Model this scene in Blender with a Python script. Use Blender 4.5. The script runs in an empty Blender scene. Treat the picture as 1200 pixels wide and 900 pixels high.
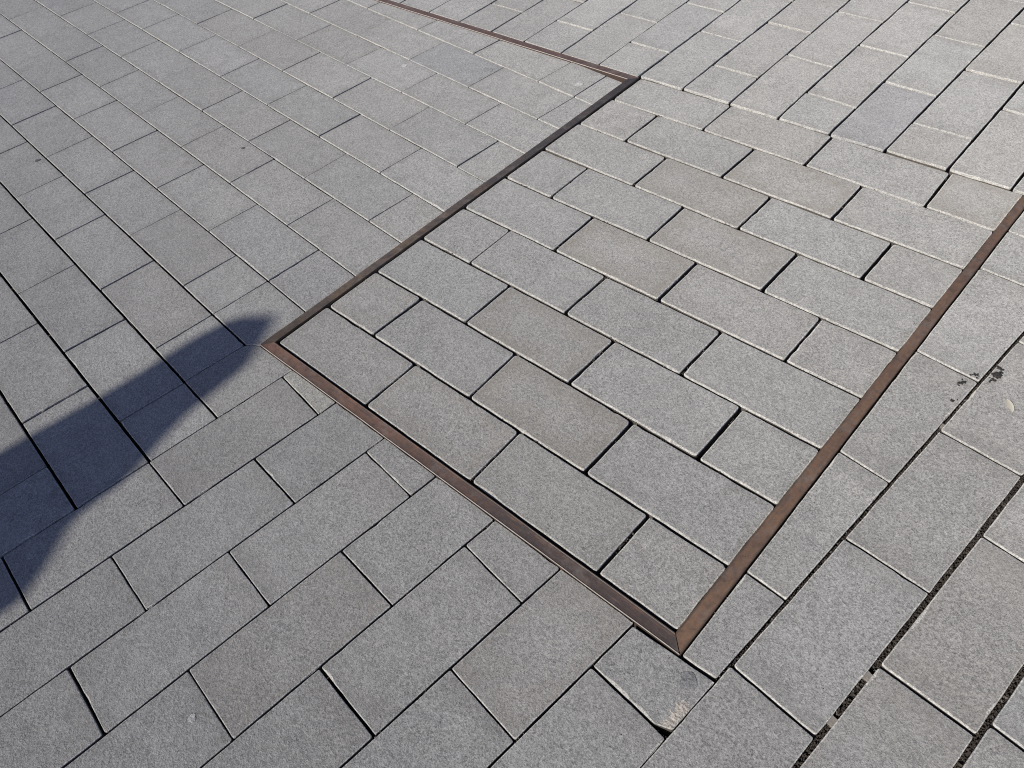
import bpy, bmesh, math, random
from mathutils import Vector, Matrix, noise

scene = bpy.context.scene
C = scene.collection

# ------------------------------------------------------------------ camera
CAM_ROT = [[0.6910802, -0.5052557, 0.5168412], [0.7173786, 0.5667312, -0.4051959], [-0.0881825, 0.6507937, 0.7541163]]
cd = bpy.data.cameras.new('camera')
cam = bpy.data.objects.new('camera', cd)
C.objects.link(cam)
m = Matrix(CAM_ROT).to_4x4()
m.translation = Vector((0.0, 0.0, 1.52))
cam.matrix_world = m
cd.sensor_fit = 'HORIZONTAL'
cd.sensor_width = 36.0
cd.lens = 36.0 * 890 / 1200
cd.clip_start = 0.05
cd.clip_end = 500
scene.camera = cam

# ------------------------------------------------------------------ daylight
SUN_EL = math.radians(35.0)
SUN_AZ = math.radians(86.0)          # direction the light travels over the ground
SUN_STRENGTH = 4.6
SKY_STRENGTH = 0.06
travel = Vector((math.cos(SUN_AZ) * math.cos(SUN_EL), math.sin(SUN_AZ) * math.cos(SUN_EL), -math.sin(SUN_EL)))
w = bpy.data.worlds.new('World')
scene.world = w
w.use_nodes = True
nt = w.node_tree
nt.nodes.clear()
sky = nt.nodes.new('ShaderNodeTexSky')
sky.sky_type = 'NISHITA'
sky.sun_disc = False
sky.sun_elevation = SUN_EL
sky.ozone_density = 2.0
sky.sun_rotation = math.atan2(-travel.x, -travel.y)
bg = nt.nodes.new('ShaderNodeBackground')
bg.inputs['Strength'].default_value = SKY_STRENGTH
wo = nt.nodes.new('ShaderNodeOutputWorld')
wb = nt.nodes.new('ShaderNodeMix')          # the camera's white balance leans the skylight to violet
wb.data_type = 'RGBA'
wb.blend_type = 'MULTIPLY'
wb.inputs[0].default_value = 1.0
wb.inputs[7].default_value = (1.07, .98, 1.14, 1)
nt.links.new(sky.outputs[0], wb.inputs[6])
nt.links.new(wb.outputs[2], bg.inputs[0])
nt.links.new(bg.outputs[0], wo.inputs[0])
sd = bpy.data.lights.new('sun', 'SUN')
sd.energy = SUN_STRENGTH
sd.angle = math.radians(0.53)
sd.color = (1.0, 0.93, 0.815)
sun = bpy.data.objects.new('sun', sd)
sun.rotation_euler = (-travel).to_track_quat('Z', 'Y').to_euler()
sun.location = (-2, -6, 6)
C.objects.link(sun)
vs = scene.view_settings
vs.view_transform = 'Standard'
vs.look = 'None'
vs.gamma = 1.0
vs.use_curve_mapping = False
vs.exposure = 0.24
scene.cycles.filter_width = 1.1
scene.cycles.use_denoising = False   # keeps the stone's fine grain

# ------------------------------------------------------------------ measured layout, in metres on the ground
# (x along the stone courses of the left-hand field, y across them; camera foot at the origin)
# one stone per line: field | corners in 0.1 mm | tint r,g,b and stain | label
STONES = """
0|-26646,63 -29779,65 -29786,-1727 -26653,-1750
0|-23294,62 -26564,63 -26571,-1751 -23347,-1775
0|-19465,60 -23215,62 -23268,-1775 -19524,-1803
0|-15554,58 -19386,60 -19446,-1804 -15610,-1833|1.026,1.026,1.026,0|
0|-32999,2067 -36230,2073 -36233,148 -33002,146
0|-29103,2059 -32942,2067 -32945,146 -29108,145
0|-25177,2051 -29036,2059 -29041,145 -25175,143
0|-21278,2043 -25123,2051 -25121,143 -21358,141
0|-17385,2035 -21195,2042 -21275,141 -17479,139
0|-15497,2031 -17305,2034 -17398,139 -15552,138
0|-38427,3970 -41770,3968 -41771,2159 -38428,2152
0|-34780,3973 -38367,3970 -38368,2152 -34805,2144
0|-30933,3975 -34704,3973 -34728,2144 -30956,2137
0|-27108,3978 -30882,3976 -30905,2136 -27107,2129
0|-23230,3981 -27057,3978 -27056,2128 -23249,2121
0|-19290,3983 -23160,3981 -23179,2121 -19302,2113
0|-17359,3985 -19231,3983 -19243,2112 -17419,2109
0|-44220,5961 -47735,5960 -47734,4032 -44219,4034
0|-40588,5964 -44163,5962 -44162,4035 -40600,4037
0|-36738,5966 -40518,5964 -40531,4037 -36744,4040
0|-32825,5968 -36682,5966 -36687,4040 -32839,4042
0|-28988,5970 -32761,5968 -32775,4042 -29033,4045
0|-25138,5972 -28914,5970 -28958,4045 -25184,4047
0|-21236,5974 -25089,5972 -25134,4047 -21238,4050
0|-19288,5975 -21188,5974 -21190,4050 -19291,4051
0|-17116,5977 -19235,5975 -19238,4051 -17321,4053 -16980,4304
0|-50064,7954 -53343,7954 -53342,6012 -50064,6014
0|-46352,7955 -50008,7954 -50008,6014 -46351,6016
0|-42456,7955 -46290,7955 -46290,6016 -42497,6018
0|-38642,7955 -42418,7955 -42459,6018 -38668,6021
0|-34859,7955 -38597,7955 -38623,6021 -34888,6023
0|-30987,7955 -34797,7955 -34827,6023 -30989,6025
0|-27064,7955 -30930,7955 -30933,6025 -27095,6027
0|-23174,7955 -27016,7955 -27047,6027 -23182,6029
0|-19322,7955 -23113,7955 -23121,6029 -19287,6031|0.966,0.97,0.983,0|
0|-17278,7956 -19269,7955 -19234,6031 -17121,6033|0.932,0.932,0.949,0|
0|-55612,9858 -58849,9853 -58847,8010 -55610,8010
0|-52210,9864 -55550,9859 -55549,8010 -52209,8010
0|-48293,9871 -52165,9864 -52163,8010 -48282,8010
0|-44380,9878 -48256,9871 -48244,8010 -44362,8011
0|-40684,9884 -44341,9878 -44324,8011 -40645,8011
0|-36746,9891 -40642,9884 -40603,8011 -36734,8011
0|-32836,9897 -36689,9891 -36677,8011 -32805,8011
0|-28983,9904 -32790,9897 -32759,8011 -28973,8011
0|-25178,9910 -28938,9904 -28928,8011 -25153,8011
0|-21292,9917 -25138,9910 -25113,8011 -21285,8011
0|-17438,9923 -21230,9917 -21223,8011 -17282,8012
0|-52626,11940 -55735,11945 -55735,9914 -52626,9919
0|-49476,11935 -52583,11940 -52582,9920 -49476,9925
0|-46158,11930 -49414,11935 -49414,9925 -46157,9930
0|-42640,11925 -46117,11930 -46117,9931 -42637,9936
0|-38812,11919 -42589,11925 -42586,9937 -38776,9943
0|-34823,11913 -38755,11919 -38720,9943 -34783,9950
0|-30902,11907 -34775,11913 -34735,9950 -30886,9956
0|-27124,11901 -30840,11907 -30824,9957 -27111,9963
0|-23245,11895 -27074,11901 -27061,9963 -23179,9970
0|-19267,11889 -23202,11895 -23136,9970 -19266,9976
0|-17598,11886 -19219,11889 -19218,9976 -17443,9979
0|-50695,13985 -54641,13994 -54645,11999 -50699,11993
0|-47347,13977 -50652,13985 -50656,11993 -47351,11988
0|-43834,13969 -47304,13977 -47307,11988 -43837,11983
0|-40682,13962 -43774,13969 -43778,11983 -40698,11978
0|-36776,13953 -40641,13962 -40657,11978 -36746,11972
0|-32882,13945 -36737,13953 -36708,11972 -32873,11966|1.026,1.026,1.034,0|
0|-28968,13936 -32821,13944 -32812,11966 -28980,11960
0|-25149,13927 -28916,13936 -28928,11960 -25138,11954
0|-21251,13918 -25087,13927 -25075,11954 -21226,11948
0|-17764,13911 -21203,13918 -21178,11948 -17603,11942
0|-46607,15970 -50443,15963 -50443,14040 -46608,14032
0|-42852,15977 -46550,15970 -46550,14031 -42852,14023
0|-38848,15984 -42798,15977 -42798,14023 -38858,14014
0|-34788,15992 -38790,15984 -38800,14014 -34808,14005
0|-30989,15999 -34738,15992 -34757,14005 -30989,13996
0|-27160,16005 -30935,15999 -30935,13996 -27131,13988
0|-23310,16012 -27106,16006 -27076,13988 -23292,13979
0|-19333,16020 -23265,16013 -23248,13979 -19305,13970
0|-17936,16022 -19273,16020 -19245,13970 -17768,13967
0|-44086,18043 -48110,18058 -48112,16024 -44088,16031
0|-40911,18031 -44033,18042 -44035,16031 -40913,16037
0|-36853,18015 -40859,18030 -40861,16037 -36862,16044
0|-32969,18001 -36797,18015 -36806,16044 -32999,16051
0|-29067,17986 -32908,18001 -32938,16051 -29084,16058
0|-25156,17972 -29024,17986 -29041,16058 -25177,16065
0|-21233,17957 -25118,17972 -25139,16065 -21226,16072
0|-18093,17945 -21173,17957 -21166,16072 -17941,16078
0|-45148,19744 -45155,18103 -41997,18091 -41989,20036
0|-38009,20063 -41523,20079 -41932,20041 -41941,18091 -38017,18076
0|-34876,20049 -37960,20063 -37968,18076 -34923,18064
0|-30982,20031 -34825,20048 -34872,18064 -30972,18050
0|-27073,20013 -30944,20031 -30934,18049 -27084,18035
0|-23217,19995 -27035,20013 -27045,18035 -23224,18021|0.864,0.877,0.915,0|darker blue-grey paving stone
0|-19243,19977 -23165,19995 -23171,18020 -19275,18006
0|-18258,19972 -19193,19977 -19225,18006 -18097,18001
0|-21473,-1869 -25112,-1842 -25120,-3811 -21481,-3813
0|-17505,-1899 -21419,-1869 -21427,-3813 -17527,-3814
0|-15612,-1913 -17450,-1899 -17472,-3814 -15668,-3815
0|-40585,20166 -36649,20113 -36647,20530
0|-36588,20536 -36590,20113 -32911,20096 -32925,20874
0|-32882,20878 -32868,20095 -29030,20078 -29017,21236
0|-28972,21240 -28985,20078 -25183,20060 -25164,21592
0|-25105,21598 -25124,20060 -21258,20042 -21248,21954
0|-19330,21975 -20943,21983 -21199,21959 -21210,20042 -19278,20033
0|-18421,21971 -19272,21975 -19221,20033 -18263,20028
0|-15670,-3895 -18443,-3894 -18444,-5814 -15726,-5815
1|-15490,2088 -15422,4409 -16931,4286 -17298,4008 -17359,2092
1|-13822,-7307 -13729,-3769 -15610,-3744 -15713,-7255
1|-13727,-3710 -13628,64 -15500,48 -15609,-3685
1|-13627,107 -13525,3972 -15383,4053 -15498,90
1|-13523,4021 -13509,4564 -15372,4413 -15381,4102|1.051,1.038,0.987,0|small buff paving stone
1|-11856,-5609 -11756,-1865 -13628,-1838 -13726,-5559
1|-11755,-1825 -11652,2007 -13526,2017 -13627,-1799
1|-11651,2056 -11579,4720 -13459,4568 -13525,2066
1|-9980,-7208 -9897,-3681 -11754,-3654 -11848,-7161
1|-9896,-3618 -9807,155 -11651,192 -11752,-3592
1|-9806,193 -9715,4077 -11545,4117 -11650,230
1|-9714,4114 -9697,4872 -11529,4724 -11544,4155
1|-8011,-5609 -7927,-1858 -9804,-1829 -9892,-5566
1|-7926,-1819 -7840,2043 -9713,2044 -9803,-1790|1,0.996,0.991,0.5|
1|-7839,2091 -7773,5028 -9647,4877 -9712,2093
1|-6089,-3457 -5979,149 -7832,153 -7912,-3409
1|-5977,210 -5861,4029 -7743,4101 -7831,214
1|-5860,4070 -5826,5186 -7723,5032 -7743,4142
1|-4138,-2224 -3986,2006 -5871,2043 -5999,-2163
1|-3984,2048 -3866,5345 -5775,5190 -5870,2084|1.009,1,0.993,0.5|
1|-2002,4095 -1971,5499 -3818,5270 -3860,4114
1|-2090,97 -2003,4035 -3862,4054 -4002,152
2|-1997,5587 -1947,7836 -2870,7817 -2731,5498
2|-1946,7891 -1860,11833 -3112,11863 -2873,7872
2|-1859,11885 -1770,15933 -3356,15942 -3115,11914
2|-1768,15992 -1679,20033 -3598,19986 -3359,16002
2|-1678,20087 -1635,22063 -3721,22040 -3601,20039
2|-1634,22119 -1550,25908 -3949,25862 -3724,22096
2|-208,1695 -86,5938 -1937,5960 -2029,1741
2|-85,5994 28,9924 -1822,9904 -1907,6016
2|30,9992 142,13910 -1734,13924 -1821,9972
2|144,13972 255,17828 -1647,17876 -1732,13986
2|257,17887 376,22057 -1554,22105 -1646,17936
2|1762,3731 1893,7930 82,7907 -36,3785|1,0.996,0.991,0.3|
2|1896,8001 2016,11841 196,11889 84,7979|1.004,0.996,0.989,0.4|
2|2018,11898 2126,15353 297,15408 198,11945
2|3734,4219 3860,8228 2017,8286 1891,4277
2|3862,8299 3989,12355 2146,12413 2019,8357
3|-13019,6873 -16801,6567 -16658,4764 -12871,5068
3|-9174,7184 -12924,6880 -12776,5075 -8990,5379|1.004,1,0.989,0.6|
3|-5302,7497 -9108,7189 -8924,5384 -5201,5683|1,1,0.983,0|
3|-3244,7664 -5211,7505 -5110,5690 -3143,5848|1.009,1.002,0.993,0.1|
3|-14935,8693 -16957,8530 -16808,6656 -14841,6815|1.007,1,0.993,0.3|
3|-11194,8995 -14837,8701 -14744,6823 -10988,7127
3|-7296,9310 -11130,9000 -10923,7133 -7177,7436|1,0.991,0.978,0.9|brown-stained paving stone
3|-3354,9628 -7204,9317 -7085,7443 -3249,7754|0.983,0.983,0.983,0|
3|-13330,10821 -17114,10512 -16964,8620 -13180,8925
3|-9499,11134 -13256,10827 -13106,8931 -9385,9231|0.993,0.989,0.98,0.8|brown-stained paving stone
3|-5596,11453 -9405,11142 -9291,9239 -5476,9547
3|-3465,11627 -5492,11462 -5372,9555 -3359,9718
3|-15212,12666 -17271,12494 -17121,10602 -15052,10771
3|-11414,12982 -15149,12671 -14989,10776 -11284,11079
3|-7523,13306 -11334,12988 -11204,11085 -7412,11395|0.958,0.958,0.958,0|
3|-3577,13634 -7439,13313 -7329,11402 -3470,11717
3|-13650,14866 -17436,14572 -17278,12584 -13472,12901
3|-9780,15166 -13546,14874 -13369,12909 -9630,13221|1,0.993,0.985,0.9|brown-stained paving stone
3|-5813,15473 -9679,15174 -9529,13229 -5685,13549|1,0.996,1,0.2|
3|-3689,15638 -5749,15478 -5621,13554 -3582,13724
3|-15627,16795 -17600,16646 -17443,14662 -15462,14816
3|-11739,17090 -15559,16800 -15393,14821 -11582,15116
3|-7793,17388 -11659,17096 -11502,15123 -7666,15420|0.998,0.991,0.985,0.8|brown-stained paving stone
3|-3803,17691 -7696,17396 -7569,15427 -3694,15728
3|-13922,18969 -17762,18693 -17607,16735 -13780,17025
3|-9943,19255 -13826,18976 -13684,17032 -9813,17326|1,0.991,0.982,0.7|brown-stained paving stone
3|-5988,19540 -9857,19261 -9727,17332 -5863,17625
3|-3915,19689 -5886,19547 -5762,17633 -3809,17780
3|-15896,20909 -17926,20754 -17770,18782 -15754,18927
3|-11913,21215 -15799,20917 -15656,18934 -11799,19212
3|-8070,21510 -11813,21222 -11699,19219 -7912,19491|1,0.993,0.987,0.9|brown-stained paving stone
3|-4034,21819 -7981,21516 -7823,19498 -3920,19779
3|-14164,23050 -18078,22669 -17933,20843 -14020,21143
3|-10273,23428 -14091,23057 -13947,21149 -10106,21444
3|-6320,23813 -10180,23438 -10012,21451 -6125,21749
3|-4157,24024 -6227,23822 -6032,21756 -4039,21909|1.004,0.996,0.987,0.9|brown-stained paving stone
4|-28006,21714 -28406,25724 -30315,25533 -29916,21536 -28264,21689
4|-28412,25790 -28794,29618 -30703,29428 -30321,25600
4|-26041,21894 -26254,24027 -28139,23853 -27926,21720
4|-26262,24102 -26654,28030 -28537,27842 -28146,23928
4|-26662,28110 -27066,32154 -28948,31966 -28545,27923
4|-24152,22069 -24614,26347 -26385,26142 -25962,21901
4|-24623,26432 -25012,30037 -26756,29856 -26394,26228
4|-22111,22258 -22378,24491 -24311,24291 -24072,22076
4|-22388,24575 -22900,28866 -24782,28652 -24321,24375
4|-22907,28932 -23344,32591 -25185,32382 -24789,28718
4|-20186,22436 -20612,26695 -22538,26509 -22032,22265
4|-20619,26774 -20996,30542 -22993,30323 -22547,26587
4|-21002,30606 -21378,34376 -23449,34149 -23000,30387
4|-18261,22614 -18466,24803 -20322,24602 -20107,22443
4|-18474,24888 -18869,29106 -20757,28959 -20331,24687
4|-18875,29171 -19273,33425 -21184,33240 -20764,29024
4|-16312,22936 -16712,27263 -18601,27102 -18193,22753
4|-16719,27340 -17117,31646 -19010,31470 -18608,27179
4|-17125,31734 -17502,35821 -19401,35644 -19018,31558
4|-14301,23132 -14496,25216 -16428,25061 -16232,22944
4|-14503,25289 -14896,29485 -16825,29361 -16435,25134
4|-14904,29570 -15238,33135 -17157,32957 -16833,29447
4|-15246,33214 -15578,36763 -17493,36585 -17165,33035
4|-12375,23319 -12725,27505 -14617,27367 -14221,23140
4|-12732,27593 -13095,31937 -15029,31753 -14626,27455
4|-13102,32023 -13392,35488 -15362,35314 -15037,31839
4|-13397,35551 -13683,38971 -15688,38793 -15368,35376
4|-10436,23508 -10583,25469 -12464,25353 -12295,23327
4|-10589,25552 -10908,29803 -12823,29647 -12471,25436
4|-10913,29878 -11240,34236 -13197,34123 -12830,29723
4|-11245,34307 -11540,38239 -13528,38082 -13203,34195
4|-8511,23695 -8783,27772 -10666,27642 -10356,23516|0.868,0.877,0.915,0|darker blue-grey paving stone
4|-8789,27850 -9076,32155 -10994,32017 -10671,27720
4|-9081,32222 -9369,36536 -11317,36337 -10999,32084
4|-9373,36601 -9625,40366 -11609,40226 -11322,36401
4|-6469,23894 -6614,25917 -8566,25716 -8431,23703
4|-6619,25984 -6927,30288 -8860,30112 -8570,25783
4|-6932,30359 -7240,34673 -9152,34489 -8864,30183|1.011,1,0.992,0.35|buff paving stone
4|-7247,34763 -7530,38722 -9426,38590 -9158,34579
4|-4542,24082 -4850,28376 -6703,28277 -6389,23902
4|-4856,28473 -5171,32862 -7021,32730 -6710,28374
4|-2551,24275 -2751,27067 -4666,26929 -4463,24089
4|-29995,21528 -30152,23099 -32063,22908 -31907,21352
4|-30161,23184 -30599,27575 -32509,27384 -32071,22994
4|-31987,21344 -32102,22493 -34012,22303 -33899,21167
4|-32109,22567 -32478,26261 -34388,26070 -34019,22376
4|-33978,21160 -34183,23213 -36094,23023 -35890,20983
4|-35970,20976 -36089,22174 -38000,21983 -37882,20799
4|-37961,20792 -38154,22722 -40065,22531 -39873,20615
"""
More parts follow.
